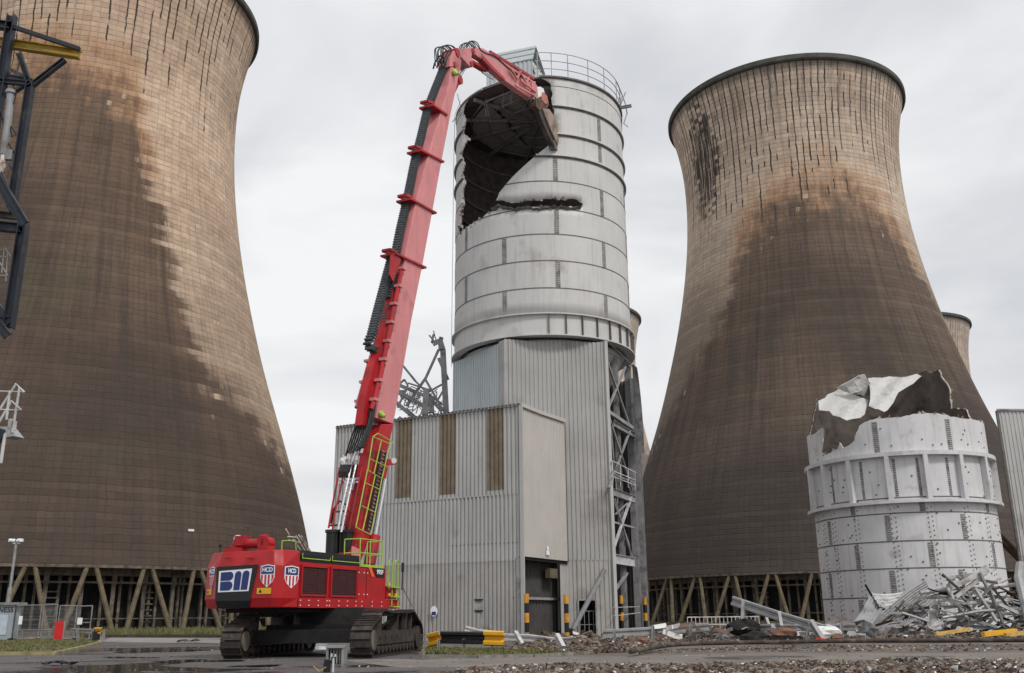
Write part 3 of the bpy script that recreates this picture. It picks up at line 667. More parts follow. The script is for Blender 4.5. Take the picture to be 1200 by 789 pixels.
# flange girder under the shell
zf=zFl; b=MB(); R1=SR
b.ring(SX,SY,[(R1-.1,zFl+.05),(R1+.30,zFl+.05),(R1+.30,zFl-.05),(R1+.02,zFl-.05),(R1+.02,zFb+.06),(R1+.26,zFb+.06),(R1+.26,zFb-.04),(R1-.5,zFb-.04)],n=120); b.build('base_girder',M['silo'],silo,smooth=True)
for i in range(11):
    a=A0+R_(4+10.2*i)
    d=Vector((math.cos(a),math.sin(a),0)); p=Vector((SX,SY,zFb+.06))+d*(R1+.13); b=MB(); b.beam(p,p+Vector((0,0,zFl-zFb-.11)),.05,.24,up=d); b.build('girder_stiffener',M['seam'],silo)
b=MB(); b.ring(SX,SY,[(SR-.9,zFb-.04),(SR-.9,zFb-.6),(SR-1.1,zFb-.6),(SR-1.1,zFb-.04)],n=90); b.build('shadow_skirt',M['seam'],silo,smooth=True)  # coloured dark to hold the shadow beneath the girder
b=MB(); b.ring(SX,SY,[(SR-.7,zFb-.2),(2.2,zFb-9.5),(2.0,zFb-9.5),(SR-.9,zFb-.2)],n=72); b.build('hopper_cone',M['cladlow'],silo,smooth=True)
# rim kerb and guard rail
b=MB(); b.ring(SX,SY,[(SR-.4,zTop-.06),(SR+.16,zTop-.06),(SR+.16,zTop+.10),(SR-.4,zTop+.10)],math.degrees(A0)+1,math.degrees(A0)+175,90); b.build('roof_kerb',M['seam'],silo,smooth=True)
b=MB(); b.ring(SX,SY,[(SR-.3,zTop-.02),(SR+.10,zTop-.02),(SR+.10,zTop+.06),(SR-.3,zTop+.06)],math.degrees(A0)-175,math.degrees(A0)-40,60); b.build('roof_kerb',M['silo'],silo,smooth=True)
ra=[(-2+i*2) for i in range(0,76)]
zr=zs(62,652,SR+.1)-zTop
for k,zz in enumerate((zr,zr*.66,zr*.34)):
    b=MB(); b.tube([Vector((SX+(SR+.02)*math.cos(A0+R_(a)),SY+(SR+.02)*math.sin(A0+R_(a)),zTop+zz)) for a in ra],.035,6); b.build('guard_rail',M['steel'],silo)
for a in (0,9,20,35,50,68,84,100,118,136):
    p=Vector((SX+(SR+.02)*math.cos(A0+R_(a)),SY+(SR+.02)*math.sin(A0+R_(a)),zTop)); b=MB(); b.beam(p,p+Vector((0,0,zr)),.07,.07); b.build('rail_post',M['steel'],silo)
# bent bracket and hanging bits at the right edge of the roof
b=MB(); P=lambda px,py,Y=SY: at(px,py,Y)
b.ibeam(P(724,127,SY-1),P(740,124,SY-1),.25,.25); b.tube([P(722,95,SY-1),P(727,106,SY-1),P(733,122,SY-1),P(735,134,SY-1)],.06,6); b.tube([P(729,113,SY-1),P(726,125,SY-1),P(729,140,SY-1),P(728,158,SY-1)],.045,6); b.tube([P(735,132,SY-1),P(731,145,SY-1),P(736,149,SY-1)],.05,6); b.tube([P(733,108,SY-1),P(727,124,SY-1)],.05,5)
b.build('bent_bracket',M['steel'],silo)
# thin lightning cable down the left side
b=MB(); b.tube([P(540,118,SY-2),P(533,135,SY-2),P(531.5,200,SY-2),P(530.5,300,SY-2),P(529.5,372,SY-2),P(529,430,SY-2)],.025,5); b.build('cable',M['steel'],silo)
b=MB(); b.tube([P(530,143,SY-3),P(538,134,SY-3),P(540,126,SY-3),P(536,110,SY-3)],.045,5); b.build('bent_bracket',M['steel'],silo)
# blue-grey clad penthouse on the silo roof
ph=thing('roof_penthouse','small blue-grey corrugated housing with a lean-to roof on top of the tall silo','housing',(SX-1.6,SY,zTop))
Yp=SY-SR+3.4
pa=at(623.5,88,Yp); 
dl=Vector((-math.cos(R_(12)),math.sin(R_(12))+.12,0)).normalized()   # front face, running left
dr=Vector((.45,.89,0)).normalized()
def htz(px,py,P0,d): return vpl(px,py,P0,d).z
PL=vpl(570,90,pa,dl); z_f=htz(623.5,70,pa,dl); z_t=at(613,55.5,Yp+.8).z
b=MB(); corr(b,PL,pa,zTop+.1,z_f,.42,.06,n=Vector((-dl.y,dl.x,0))*-1 if (Vector((-dl.y,dl.x,0)).y>0) else Vector((-dl.y,dl.x,0))); b.build('front_wall',M['cladblue'],ph)
PR2=pa+dr*2.6; PL2=PL+dr*2.6
b=MB(); corr(b,pa,PR2,zTop+.1,lambda t:z_f-.1*t,.42,.05,n=Vector((dr.y,-dr.x,0))); b.build('side_wall',M['cladblue'],ph)
b=MB(); corr(b,PL2,PR2,zTop+.1,z_f-.2,.42,.05); b.build('rear_wall',M['cladblue'],ph)
up1=Vector((0,0,1)); e=-dl
b=MB(); a1=pa+e*.1; l1=PL-e*.0
q=[Vector((l1.x,l1.y,z_f-.02)),Vector((a1.x,a1.y,z_f-.02)),Vector((a1.x,a1.y,z_f))+dr*.75+Vector((0,0,z_t-z_f)),Vector((l1.x,l1.y,z_f))+dr*.75+Vector((0,0,z_t-z_f))]
b.prism(q,Vector((0,0,.06))); b.prism([q[3],q[2],Vector((a1.x,a1.y,z_f-.1))+dr*2.8,Vector((l1.x,l1.y,z_f-.1))+dr*2.8],Vector((0,0,.06))); b.build('roof',M['cladblue'],ph)
for k in range(3):
    t=k/2.6; b=MB(); p0=q[0].lerp(q[3],t)+Vector((0,0,.1)); p1=q[1].lerp(q[2],t)+Vector((0,0,.1)); b.beam(p0-Vector((0,0,.02)),p1-Vector((0,0,.02)),.06,.10); b.build('roof_batten',M['steel'],ph)
b=MB(); g0=at(625,71,Yp); g1=at(631,84,Yp); 
for k in range(2):
    b.beam(g0+Vector((.2-k*.5,k*.3,0)),g1+Vector((.2-k*.5,k*.3,0)),.22,.06)
b.build('bent_flashing',M['torn'],ph)
# ------------------------------------------------------------------ hexagonal clad tower below the silo
hx=thing('hexagonal_tower','grey corrugated hexagonal tower carrying the tall silo, its right side stripped open','clad tower',(SX,SY,0))
RH_=8.32*DS/82.; HV=[]
for a in (-114,-54,6,66,126,186): HV.append(Vector((SX+(RH_ if a!=186 else RH_-.32)*math.cos(R_(a)),SY+RH_*math.sin(R_(a)),0)))
def zon(px,py,A,B_): return vpl(px,py,A,(B_-A).normalized()).z
hF=zon(655,399,HV[0],HV[1]); h1=hF-.05
zrow=[zon(690,y,HV[0],HV[1]) for y in (575,655)]
H_=[0]+zrow[::-1]
d01=(HV[1]-HV[0]).normalized()
xd0=(vpl(678,725,HV[0],d01)-HV[0]).dot(d01); xd1=(vpl(699,725,HV[0],d01)-HV[0]).dot(d01); zd=zon(688,703,HV[0],HV[1])
L01=(HV[1]-HV[0]).length
b=MB(); xo=(vpl(658,700,HV[0],d01)-HV[0]).dot(d01); zo=zon(640,652,HV[0],HV[1]); corr(b,HV[0],HV[0]+d01*xo,zo,zrow[1],.36,.07); corr(b,HV[0]+d01*xo,HV[0]+d01*xd0,0,zrow[1],.36,.07); corr(b,HV[0]+d01*xd0,HV[0]+d01*xd1,zd,zrow[1],.36,.07); corr(b,HV[0]+d01*xd1,HV[1],0,zrow[1],.36,.07); b.build('front_cladding',M['cladlow'],hx)
b=MB(); corr(b,HV[0],HV[1],zrow[1]-.1,zrow[0],.36,.07,off=.02); b.build('front_cladding',M['cladtower'],hx)
topf=lambda t: h1-.25*max(0,1-abs(t-L01/2)/(L01/2))**.5*0+(.18*math.cos(t*1.3))*.4
b=MB(); corr(b,HV[0],HV[1],zrow[0]-.1,topf,.36,.07,off=.04); b.build('front_cladding',M['cladtower'],hx)
d50=(HV[0]-HV[5]).normalized(); n50=Vector((d50.y,-d50.x,0))
b=MB(); corr(b,HV[5],HV[0],0,lambda t:h1-.1,.36,.07,n=n50); b.build('side_cladding',M['cladblue'],hx)
for i,j in ((4,5),(3,4)):
    b=MB(); d_=(HV[j]-HV[i]).normalized(); corr(b,HV[i],HV[j],0,h1-.2,.36,.07,n=Vector((d_.y,-d_.x,0))); b.build('rear_cladding',M['cladtower'],hx)
# inside dark partition a little behind the open bays
pin0=HV[1]+(HV[2]-HV[1])*.0+Vector((-1.7,.3,0)); pin1=HV[2]+Vector((-2.2,0.2,0))
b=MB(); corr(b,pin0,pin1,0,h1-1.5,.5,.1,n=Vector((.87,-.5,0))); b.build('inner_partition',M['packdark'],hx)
b=MB(); corr(b,HV[2],HV[3],0,h1-1.2,.5,.1); b.build('rear_cladding',M['cladlow'],hx)
# flashing at corners
for v,w_ in ((0,.7),(1,.5)):
    d=(HV[v]-Vector((SX,SY,0))).normalized(); b=MB(); p=HV[v]+d*.04; 
    if v==0: b.add([p-d50*.75+n50*.02,p,p+d01*.32-Vector((0,0,0)),(p-d50*.75+n50*.02)+Vector((0,0,h1)),p+Vector((0,0,h1)),p+d01*.32+Vector((0,0,h1))],[(0,1,4,3),(1,2,5,4)])
    else: b.beam(p+Vector((0,0,h1/2-.05))-Vector((0,0,h1/2)),p+Vector((0,0,h1+.05)),.32,.22,up=d)
    b.build('corner_flashing',M['cladtower'] if v==0 else M['clad'],hx)
# steel frame of the stripped side HV1-HV2
d12=(HV[2]-HV[1]); L12=d12.length; u12=d12/L12; n12=Vector((u12.y,-u12.x,0))
fl=[zon(735,y,HV[1],HV[2]) for y in (640,573.5,499,437)]
def F12(t,z,o=0): return HV[1]+d12*t+Vector((0,0,z))+n12*o
zt12=h1-.3
for t,w_ in ((.985,.55),(.86,.5),(.42,.4)):
    b=MB(); b.ibeam(F12(t,0,-.35 if t<.9 else -.1),F12(t,zt12-(1.2 if t>.9 else 0),-.35 if t<.9 else -.1),w_,w_,up=u12); b.build('steel_column',M['steel'],hx)
zl=[zon(735,y,HV[1],HV[2]) for y in (655,605,572,516,420)]
zl=[F12(.9,0).z+z for z in zl]
for i,(ya,yb) in enumerate(((655,659),(577,583),(497,507),(612,616),(556,566))):
    pa_=vpl(719,ya,HV[1],u12); pb_=vpl(744,yb,HV[1],u12); hgt=(.75,.6,.45,.14,.12)[i]
    pb_.z=pa_.z if i<3 else pb_.z; b=MB(); 
    (b.ibeam if i<3 else b.beam)(Vector((pa_.x,pa_.y,pa_.z)),Vector((pb_.x,pb_.y,pa_.z)),.3 if i<3 else .1,hgt); b.build('floor_beam' if i<3 else 'side_rail',M['whitesteel'] if i in(0,) else M['steel'],hx)
def br(x0,y0,x1,y1,w=.16,m='steel',o=.05,name='brace'):
    p=vpl(x0,y0,HV[1]+n12*o,u12); q=vpl(x1,y1,HV[1]+n12*o,u12); b=MB(); b.beam(p,q,w,w); b.build(name,M[m],hx)
br(733,430,713,478); br(712,425,738,500); br(738,505,714,572); br(714,490,741,575); br(740,582,720,640,.18,'whitesteel'); br(720,585,741,655,.14); br(713,483,741,502,.3); br(721,603,735,590,.1); br(716,500,724,590,.1); br(719,588,738,640,.1)
br(712,400,742,430,.1)
for (xa,ya,xb,yb) in ((716,551,745,563),(717,558,745,569),(717,540,745,554)): br(xa,ya,xb,yb,.07,'whitesteel',.3,'hand_rail')
for x in (718,727,736,744): br(x,540+(x-716)*.45,x+.3,566+(x-716)*.3,.06,'whitesteel',.3,'hand_rail')
for (xa,ya,xb,yb) in ((719,722,750,718),(719,712,750,711)): br(xa,ya,xb,yb,.05,'whitesteel',.1,'hand_rail')
br(722,690,735,672,.2,'steel',-.2)
# loose sheet still hanging on the open side
hs=MB(); p0=at(741.5,427,SY-1.2); p1=at(750.5,431,SY-.9); q0=at(743,531,SY-1.2)
dd=Vector((p1.x-p0.x,p1.y-p0.y,0)); 
vs=[];n_=12
for i in range(n_+1):
    t=i/n_; o=(.06 if i%2 else -.06)
    for k in range(7):
        s_=k/6; z=p0.z+(q0.z-p0.z)*s_ ; bow=.12*math.sin(s_*3.1)*t-.3*t*(1-s_)
        vs.append(Vector((p0.x+dd.x*t+bow+o*.5,p0.y+dd.y*t-o,z-(.25*t if k==0 else 0))))
hs.add(vs,[(i*7+k,(i+1)*7+k,(i+1)*7+k+1,i*7+k+1) for i in range(n_) for k in range(6)]); hs.build('loose_cladding_sheet',M['steel'],hx)
# opening at the foot of the front cladding: frame, mesh bars and a leaning prop
b=MB(); dpt=Vector((-d01.y,d01.x,0))*.9
for k in (xd0,xd1): b.beam(HV[0]+d01*k,HV[0]+d01*k+Vector((0,0,zd)),.12,.12)
b.beam(HV[0]+d01*xd0+Vector((0,0,zd)),HV[0]+d01*xd1+Vector((0,0,zd)),.12,.12); b.build('hatch_frame',M['steel'],hx)
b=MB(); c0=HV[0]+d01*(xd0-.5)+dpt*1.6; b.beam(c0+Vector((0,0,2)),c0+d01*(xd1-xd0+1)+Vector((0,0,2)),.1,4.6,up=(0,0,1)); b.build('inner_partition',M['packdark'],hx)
b=MB()
for k in range(4): p=HV[0]+d01*(xd0+(xd1-xd0)*(k+.5)/4)+dpt*.4; b.beam(p,p+Vector((0,0,2.0)),.04,.04)
for z in (1.0,2.0): b.beam(HV[0]+d01*xd0+dpt*.4+Vector((0,0,z)),HV[0]+d01*xd1+dpt*.4+Vector((0,0,z)),.04,.04)
b.build('mesh_gate',M['steel'],hx)
nF=Vector((d01.y,-d01.x,0)); PF=HV[0]+nF*.5
tag((lambda b:(b.ibeam(vpl(672,737,PF+nF*.6,d01),vpl(709,667,PF-nF*.35,d01),.22,.3),b.build('leaning_prop',M['steel'],loc=vpl(672,745,PF,d01)))[1])(MB()),'grey steel beam leaning against the corrugated tower over its small dark opening','steel beam')
# ------------------------------------------------------------------ lower corrugated building in front of the tower
YA=69.2
A=at(613,746,YA); A.z=0
uS=Vector((math.cos(R_(62)),math.sin(R_(62)),0)); uF=Vector((-uS.y,uS.x,0))       # side runs right/back, front runs left/back
lb=thing('corrugated_building','light grey corrugated building with three brown rooflight strips and an open doorway','industrial building',(A.x,A.y,0))
def zA(px,py,d): return vpl(px,py,A,d).z
LF=(vpl(392,550,A,uF)-A).dot(uF); LSd=(vpl(664.5,640,A,uS)-A).dot(uS)
nFr=-uS; nSd=Vector((uS.y,-uS.x,0))
zc=zA(608.5,475,uF); zl_=zA(394,501.5,uF)
topF=lambda t: zc+(zl_-zc)*t/LF
zm=zA(611,655,uF); zt_=zA(609,577,uF)
tF=lambda px,py: (vpl(px,py,A,uF)-A).dot(uF)
bands=[]; segs=[]
for (xa,xb,yb) in ((571,590.5,573),(516,534.5,578),(465,483,582)): bands.append((tF(xb,520),tF(xa,520),max(zA((xa+xb)/2,yb,uF),zt_+.02)))
def cw(t0,t1,z0,z1,off,m,name,mb_=None):
    b=MB(); corr(b,A+uF*t1,A+uF*t0,z0,z1,.335,.10,off=off,n=nFr); b.build(name,M[m],lb)
P0=lambda f,t1: (lambda s:f(t1-s))
cw(0,LF,0,zm,0,'cladlow','front_cladding'); cw(0,LF,zm-.1,zt_+.0,.02,'clad','front_cladding')
cur=0
for (t0,t1,zb) in bands:
    cw(cur,t0,zt_-.1,P0(topF,t0),.04,'clad','front_cladding')
    cw(t0,t1,zt_-.1,zb,.04,'clad','front_cladding')
    cw(t0,t1,zb-.1,P0(topF,t1),.055,'translucent','rooflight_strip')
    cur=t1
cw(cur,LF,zt_-.1,P0(topF,LF),.04,'clad','front_cladding')
# side wall above the doorway, sloped verge
zr1=zA(632,476,uS); zr2=zA(662,494,uS); s1=(vpl(632,476,A,uS)-A).dot(uS)
zb0=zA(613,652,uS); zb1=zA(665,657,uS)
topS=lambda s: zc if s<s1 else zc+(zr2-zc)*(s-s1)/(LSd-s1)
botS=lambda s: zb0
b=MB(); corr(b,A,A+uS*s1,botS,zc,.28,.05,n=nSd); corr(b,A+uS*s1,A+uS*LSd,botS,lambda s:topS(s+s1),.28,.05,n=nSd); b.build('side_cladding',M['cladwarm'],lb)
b=MB(); b.beam(A+nSd*.08+Vector((0,0,zc+.02)),A+uS*s1+nSd*.08+Vector((0,0,zc+.02)),.12,.28); b.beam(A+uS*s1+nSd*.08+Vector((0,0,zc+.02)),A+uS*LSd+nSd*.08+Vector((0,0,zr2+.02)),.12,.28); b.build('verge_flashing',M['cladwarm'],lb)
b=MB(); b.beam(A+nFr*.06+nSd*.06,A+nFr*.06+nSd*.06+Vector((0,0,zc)),.3,.12,up=nFr); b.build('corner_flashing',M['clad'],lb)
# flat-ish roof, eaves with corrugated edge
B_=A+uF*LF; b=MB(); r0=[A+Vector((0,0,zc-.05)),B_+Vector((0,0,zl_-.05)),B_+uS*LSd+Vector((0,0,zl_-2)),A+uS*LSd+Vector((0,0,zr2-.1))]
b.prism([r0[0]+nFr*.12,r0[1]+nFr*.12,B_+uS*s1+Vector((0,0,zl_-.05)),A+uS*s1+Vector((0,0,zc-.05))],Vector((0,0,.10))); b.prism([A+uS*s1+Vector((0,0,zc-.05)),B_+uS*s1+Vector((0,0,zl_-.05)),r0[2],r0[3]],Vector((0,0,.10))); b.build('roof',M['steel'],lb)
k=int(LF/.335); b=MB()
for i in range(k):
    t=LF*(i+.3)/k; p=A+uF*t+Vector((0,0,topF(t)+.08)); b.beam(p+nFr*.22,p-nFr*.5,.17,.07)
b.build('eaves_edge',M['seam'],lb)
b=MB(); corr(b,B_,B_+uS*LSd,0,zl_-1,.335,.05,n=uF); b.build('side_cladding',M['clad'],lb)
# doorway: lintel, post, dark inside
b=MB(); b.ibeam(A+Vector((0,0,zb0-.12))+uS*.1,A+uS*LSd+Vector((0,0,zb0-.12)),.2,.22); b.build('lintel',M['trackdark'],lb)
sp=(vpl(657,700,A,uS)-A).dot(uS)
b=MB(); corr(b,A+uS*sp,A+uS*(LSd+.4),0,zb0-.1,.36,.05,n=nSd); b.build('door_jamb',M['cladlow'],lb)
b=MB(); b.box(A+uS*(sp-.9)+Vector((0,0,zb0-1.0))-nSd*.3,(1.3,.4,.7),rz=R_(62)); b.build('broken_lintel_block',M['concrete'],lb)
ins=-nSd*.9
b=MB(); corr(b,A+ins+uS*.1,A+ins+uS*LSd,0,zb0+.3,.5,.08,n=nSd); b.build('inner_door',M['brownsteel'] if False else mat('inner_dark_door',(.060,.055,.054),.7,var=.3,scale=1),lb)
b=MB(); b.beam(A+ins+nSd*.15+uS*.1+Vector((0,0,2.9)),A+ins+nSd*.15+uS*LSd+Vector((0,0,2.9)),.12,.18); b.build('door_rail',M['steel'],lb)
b=MB(); b.prism([A+uF*.12+uS*.05,A+uF*5+uS*.05,A+uF*5+uS*LSd,A+uF*.12+uS*LSd],Vector((0,0,.02))) ; 
b2=MB(); b2.beam(A+uF*.3+uS*.1,A+uF*.3+uS*.1+Vector((0,0,zb0)),.3,.3,up=uS); b2.build('steel_column',M['steel'],lb)
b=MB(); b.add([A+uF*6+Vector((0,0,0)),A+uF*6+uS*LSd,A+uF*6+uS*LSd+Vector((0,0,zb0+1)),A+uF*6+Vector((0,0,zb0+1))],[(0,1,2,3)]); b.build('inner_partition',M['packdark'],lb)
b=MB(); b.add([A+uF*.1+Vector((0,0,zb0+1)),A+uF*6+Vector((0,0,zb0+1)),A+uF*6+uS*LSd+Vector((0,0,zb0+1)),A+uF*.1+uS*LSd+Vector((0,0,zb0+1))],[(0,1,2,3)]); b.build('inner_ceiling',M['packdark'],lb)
# small round blue-and-white notice, small white stencil plate above the doorway
def plaque(px,py,w,h,d,n_,m,name,off=.10,shape=8,label=None):
    c=vpl(px,py,A,d)+n_*off; b=MB(); P=[c+d*(w/2*math.cos(2*math.pi*i/shape+math.pi/shape))+Vector((0,0,1))*(h/2*math.sin(2*math.pi*i/shape+math.pi/shape)) for i in range(shape)]
    b.prism(P,n_*.02); o=b.build(name,M[m],lb); 
    if label:o['label']=label
    return c
c=plaque(509.5,716.5,.62,.75,uF,nFr,'white','notice',.10,16); plaque(509.5,719,.5,.34,uF,nFr,'blue','notice_band',.125,4)
c=plaque(641,648,.75,.5,uS,nSd,'white','stencil_plate',.06,4); plaque(641,643,.36,.4,uS,nSd,'white','stencil_plate',.06,8)
# ------------------------------------------------------------------ demolished silo stump
D2=88.; TX,TY,TR=silo_c(961,1175,670,640,D2)
st2=thing('silo_stump','short white riveted silo stump with a ragged torn top, behind the scrap heap','silo stump',(TX,TY,0))
A2=math.atan2(-TY,-TX)
z2=lambda py,px=1060,R=None: cylhit(px,py,TX,TY,R or TR).z
zFl2=z2(531); zF2b=z2(588)
W2=math.pi*TR
def uvT(px,py,far=False): return cyl_uv(cylhit(px,py,TX,TY,TR,far),TX,TY,TR,A2)
# courses below the upper flange
def courses(z0,z1,top=None,name='wall',keepf=None): pass
top_px=[(945.5,513),(955,508),(963,501.5),(965.5,506),(964,514),(962,530),(967,533),(973,531),(981,527),(984,519),(988,525),(995,522),(1001.5,517),(1003,508),(1007,499),(1013,495),(1022.7,492),(1040,489.5),(1060,487.7),(1075,485),(1092.7,484.5),(1105,486),(1118,488.5),(1135,491),(1151,494.7),(1156,498)]
topl=[uvT(*p) for p in top_px]
jt=jag(topl,.3,.07,False,5)
uL,uR=jt[0][0],jt[-1][0]
back_px=[(1152,494),(1140,492),(1136.5,488),(1134,480.5),(1122,478.5),(1116,479),(1114.5,468),(1113.7,455),(1107,445),(1101,433.5),(1094,437),(1087,434.5),(1080,437),(1068,448),(1050,453),(1030,457),(1010,463),(985,468),(968,476),(957,467),(955,480),(951,498),(948,510)]
backl=[]
for p in back_px:
    u,z=uvT(*p,far=True)
    backl.append((u,z))
# order the back wall from the right tangent round the rear to the left tangent
bk=[((u+2*W2) if u<0 else u,z) for u,z in backl]
bk=jag(bk,.35,.09,False,6)
loopW=jt+[(x,z) for x,z in bk if x>uR+.1 and x<uL+2*W2-.1]
z0w=zFl2
XL=uL; XR=uL+2*W2
base_=[(XR-(XR-XL)*i/80,z0w) for i in range(81)]
loopF=loopW+[(XR,jt[0][1])]+base_
zmx=max(z for _,z in loopW)
stn=[(XL+(XR-XL)*i/80,z0w+(zmx-z0w)*j/8) for i in range(1,80) for j in range(1,9)]
V,F=cdt(None,[loopF],lambda x,y:inpoly(x,y,loopF),stn)
ow=wrap(V,F,TX,TY,TR,A2,'upper_wall',[M['silo2'],M['torn']],st2,0)
wrap(V,F,TX,TY,TR-.07,A2,'inner_lining',M['lining2'],st2,0)
for (x0,z0_),(x1,z1_) in zip(loopW,loopW[1:]): pass
b=MB(); n=len(loopW); g=lambda x,z,o:(TX+(TR+o)*math.cos(A2+x/TR),TY+(TR+o)*math.sin(A2+x/TR),z)
b.add([g(x,z,.0) for x,z in loopW]+[g(x,z,-.12) for x,z in loopW],[(i,i+1,n+i+1,n+i) for i in range(n-1)]); b.build('torn_edge',M['torn'],st2)
rg=random.Random(15); b=MB()
for i in range(0,n-1):
    if rg.random()<.45:
        x,z=loopW[i];x2,z2_=loopW[i+1]; o=rg.uniform(-.3,.3); b.add([g(x,z,0),g(x2,z2_,0),g((x+x2)/2+rg.uniform(-.15,.15),(z+z2_)/2+rg.uniform(-.05,.38),o)],[(0,1,2),(2,1,0)])
b.build('torn_lip',M['torn'],st2)
b=MB(); b.ring(TX,TY,[(TR,0),(TR,zFl2)],n=120,closed=False); b.build('wall',M['silo2'],st2,smooth=True)
b=MB(); b.ring(TX,TY,[(TR-.1,zFl2-.3),(.1,zFl2-.3)],n=72,closed=False); b.build('inner_floor',M['lining2'],st2)
# flanges and stiffeners
b=MB(); b.ring(TX,TY,[(TR,zFl2-.22),(TR+.48,zFl2-.22),(TR+.48,zFl2+.10),(TR+.10,zFl2+.16),(TR,zFl2+.16)],n=120); b.build('upper_flange',M['silo2'],st2,smooth=True)
b=MB(); b.ring(TX,TY,[(TR,zF2b-.12),(TR+.55,zF2b-.12),(TR+.55,zF2b+.12),(TR,zF2b+.12)],n=120); b.build('lower_flange',M['silo2'],st2,smooth=True)
for px in (949.5,966,996,1041,1086,1127,1155,1169):
    # stiffener u from its pixel on the outer radius
    h=cylhit(px,555,TX,TY,TR+.25); a=math.atan2(h.y-TY,h.x-TX); d=Vector((math.cos(a),math.sin(a),0)); p=Vector((TX,TY,zF2b))+d*(TR+.24)
    b=MB(); b.beam(p,p+Vector((0,0,zFl2-zF2b-.22)),.34,.46,up=d); b.build('stiffener',M['silo2'],st2)
for i in range(9):
    a=A2+R_(100+i*20); d=Vector((math.cos(a),math.sin(a),0)); p=Vector((TX,TY,zF2b))+d*(TR+.24); b=MB(); b.beam(p,p+Vector((0,0,zFl2-zF2b-.22)),.34,.46,up=d); b.build('stiffener',M['silo2'],st2)
SE2=[583,601,634,666,700]
def seam2(py,h=.09):
    z=z2(py); b=MB(); b.ring(TX,TY,[(TR-.01,z-h/2),(TR+.02,z-h/2),(TR+.02,z+h/2),(TR-.01,z+h/2)],n=120); b.build('seam',M['seam'],st2,smooth=True)
for py in SE2: seam2(py)
ed2=[zFl2-.3,zF2b+.2]; 
def uaz(px,py): return uvT(px,py)[0]
for pxs,ya,yb in (((975,1010,1049,1077,1112,1158),536,583),((999,1081,1157),601,588),((972,1041,1130),634,602),((1005,1092,1165),666,635),((974,1047,1128),700,667),((1010,1095),736,701)):
    for px in pxs: joint(uaz(px,(ya+yb)/2),z2(max(ya,yb))+.08,z2(min(ya,yb))-.08,TX,TY,TR,A2,st2,w=.42 if ya!=536 else .22)
for px in (1023+3,1112): joint(uaz(px,510),zFl2+.2,z2(492),TX,TY,TR,A2,st2,w=.42)
# bolt pairs down the wall and scattered nail stubs: one stud pattern part
b=MB(); rg=random.Random(4)
def stud(u,z,s=.05,o=.06):
    f=lambda x,zz,oo:(TX+(TR+oo)*math.cos(A2+x/TR),TY+(TR+oo)*math.sin(A2+x/TR),zz)
    b.add([f(u-s,z-s,.0),f(u+s,z-s,.0),f(u+s,z+s,.0),f(u-s,z+s,.0),f(u-s,z-s,o),f(u+s,z-s,o),f(u+s,z+s,o),f(u-s,z+s,o)],[(0,1,5,4),(1,2,6,5),(2,3,7,6),(3,0,4,7),(4,5,6,7)])
for px in (969,981,1008,1052,1096,1140,1163):
    u=uaz(px,650)
    zz=.4
    while zz<z2(596):
        stud(u-.16,zz,.04,.035); stud(u+.16,zz+.1,.04,.035); zz+=.36
for _ in range(130): stud(rg.uniform(-.52,.52)*W2,rg.uniform(.6,zFl2-.6),.055,.05)
for _ in range(16): stud(rg.uniform(-.35,.42)*W2,rg.uniform(zFl2+.4,zFl2+2.2),.05,.05)
b.build('stud_pattern',M['seam'],st2)
# peeled-back crumpled wall sheets draped over the torn rim
def crumple(px_poly,Yf,name,m,parent,fold=None,seed=1,amp=.22,thick=.04):
    rg=random.Random(seed); P=jag(px_poly,6,1.1,True,seed); xs=[p[0] for p in P]; ys=[p[1] for p in P]
    st_=[]; 
    x=min(xs)
    while x<max(xs):
        y=min(ys)
        while y<max(ys):
            q=(x+rg.uniform(-1.5,1.5),y+rg.uniform(-1.5,1.5))
            if inpoly(*q,P): st_.append(q)
            y+=5
        x+=5
    V,F=cdt(None,[P],lambda a,c:inpoly(a,c,P),st_)
    pp=[rg.uniform(0,6) for _ in range(4)]
    b=MB(); b.v=[tuple(at(a,c,Yf(a,c)+amp*(math.sin(a*.11+pp[0])*math.cos(c*.13+pp[1])+.5*math.sin(a*.23+c*.19+pp[2])+.35*abs(math.sin(a*.17-c*.21+pp[3]))))) for a,c in V]; b.f=F; b.m=[0]*len(F)
    o=b.build(name,m,parent,smooth=False); md=o.modifiers.new('thick','SOLIDIFY'); md.thickness=thick; md.offset=0
    return o
YT=TY
crumple([(959,470),(984,455),(992,459.5),(1018,469),(1013,486),(1008,490),(992,493),(976,487),(972,482),(960,481)],lambda x,y:YT-1+.10*(x-985)+.08*(470-y)-1.2*abs((x-990)/30),'peeled_sheet',M['silo'],st2,seed=2,amp=.34)
crumple([(1017,443.5),(1053,442),(1074,438.5),(1080,441),(1070,450),(1053,460),(1047,472),(1040,481),(1036,483),(1018,476),(1020,460)],lambda x,y:YT+1.6+.05*(x-1040)+.06*(460-y),'peeled_sheet',M['silo'],st2,seed=3,amp=.32)
crumple([(981,455),(1000,444),(1013,438.5),(1021,450),(1031,455),(1023,464),(1012,464.5),(1003,460),(996,462)],lambda x,y:YT-.6+.12*(x-1005)-.08*(455-y)+1.1*abs((x-1008)/20),'peeled_sheet',M['silo'],st2,seed=4,amp=.36)
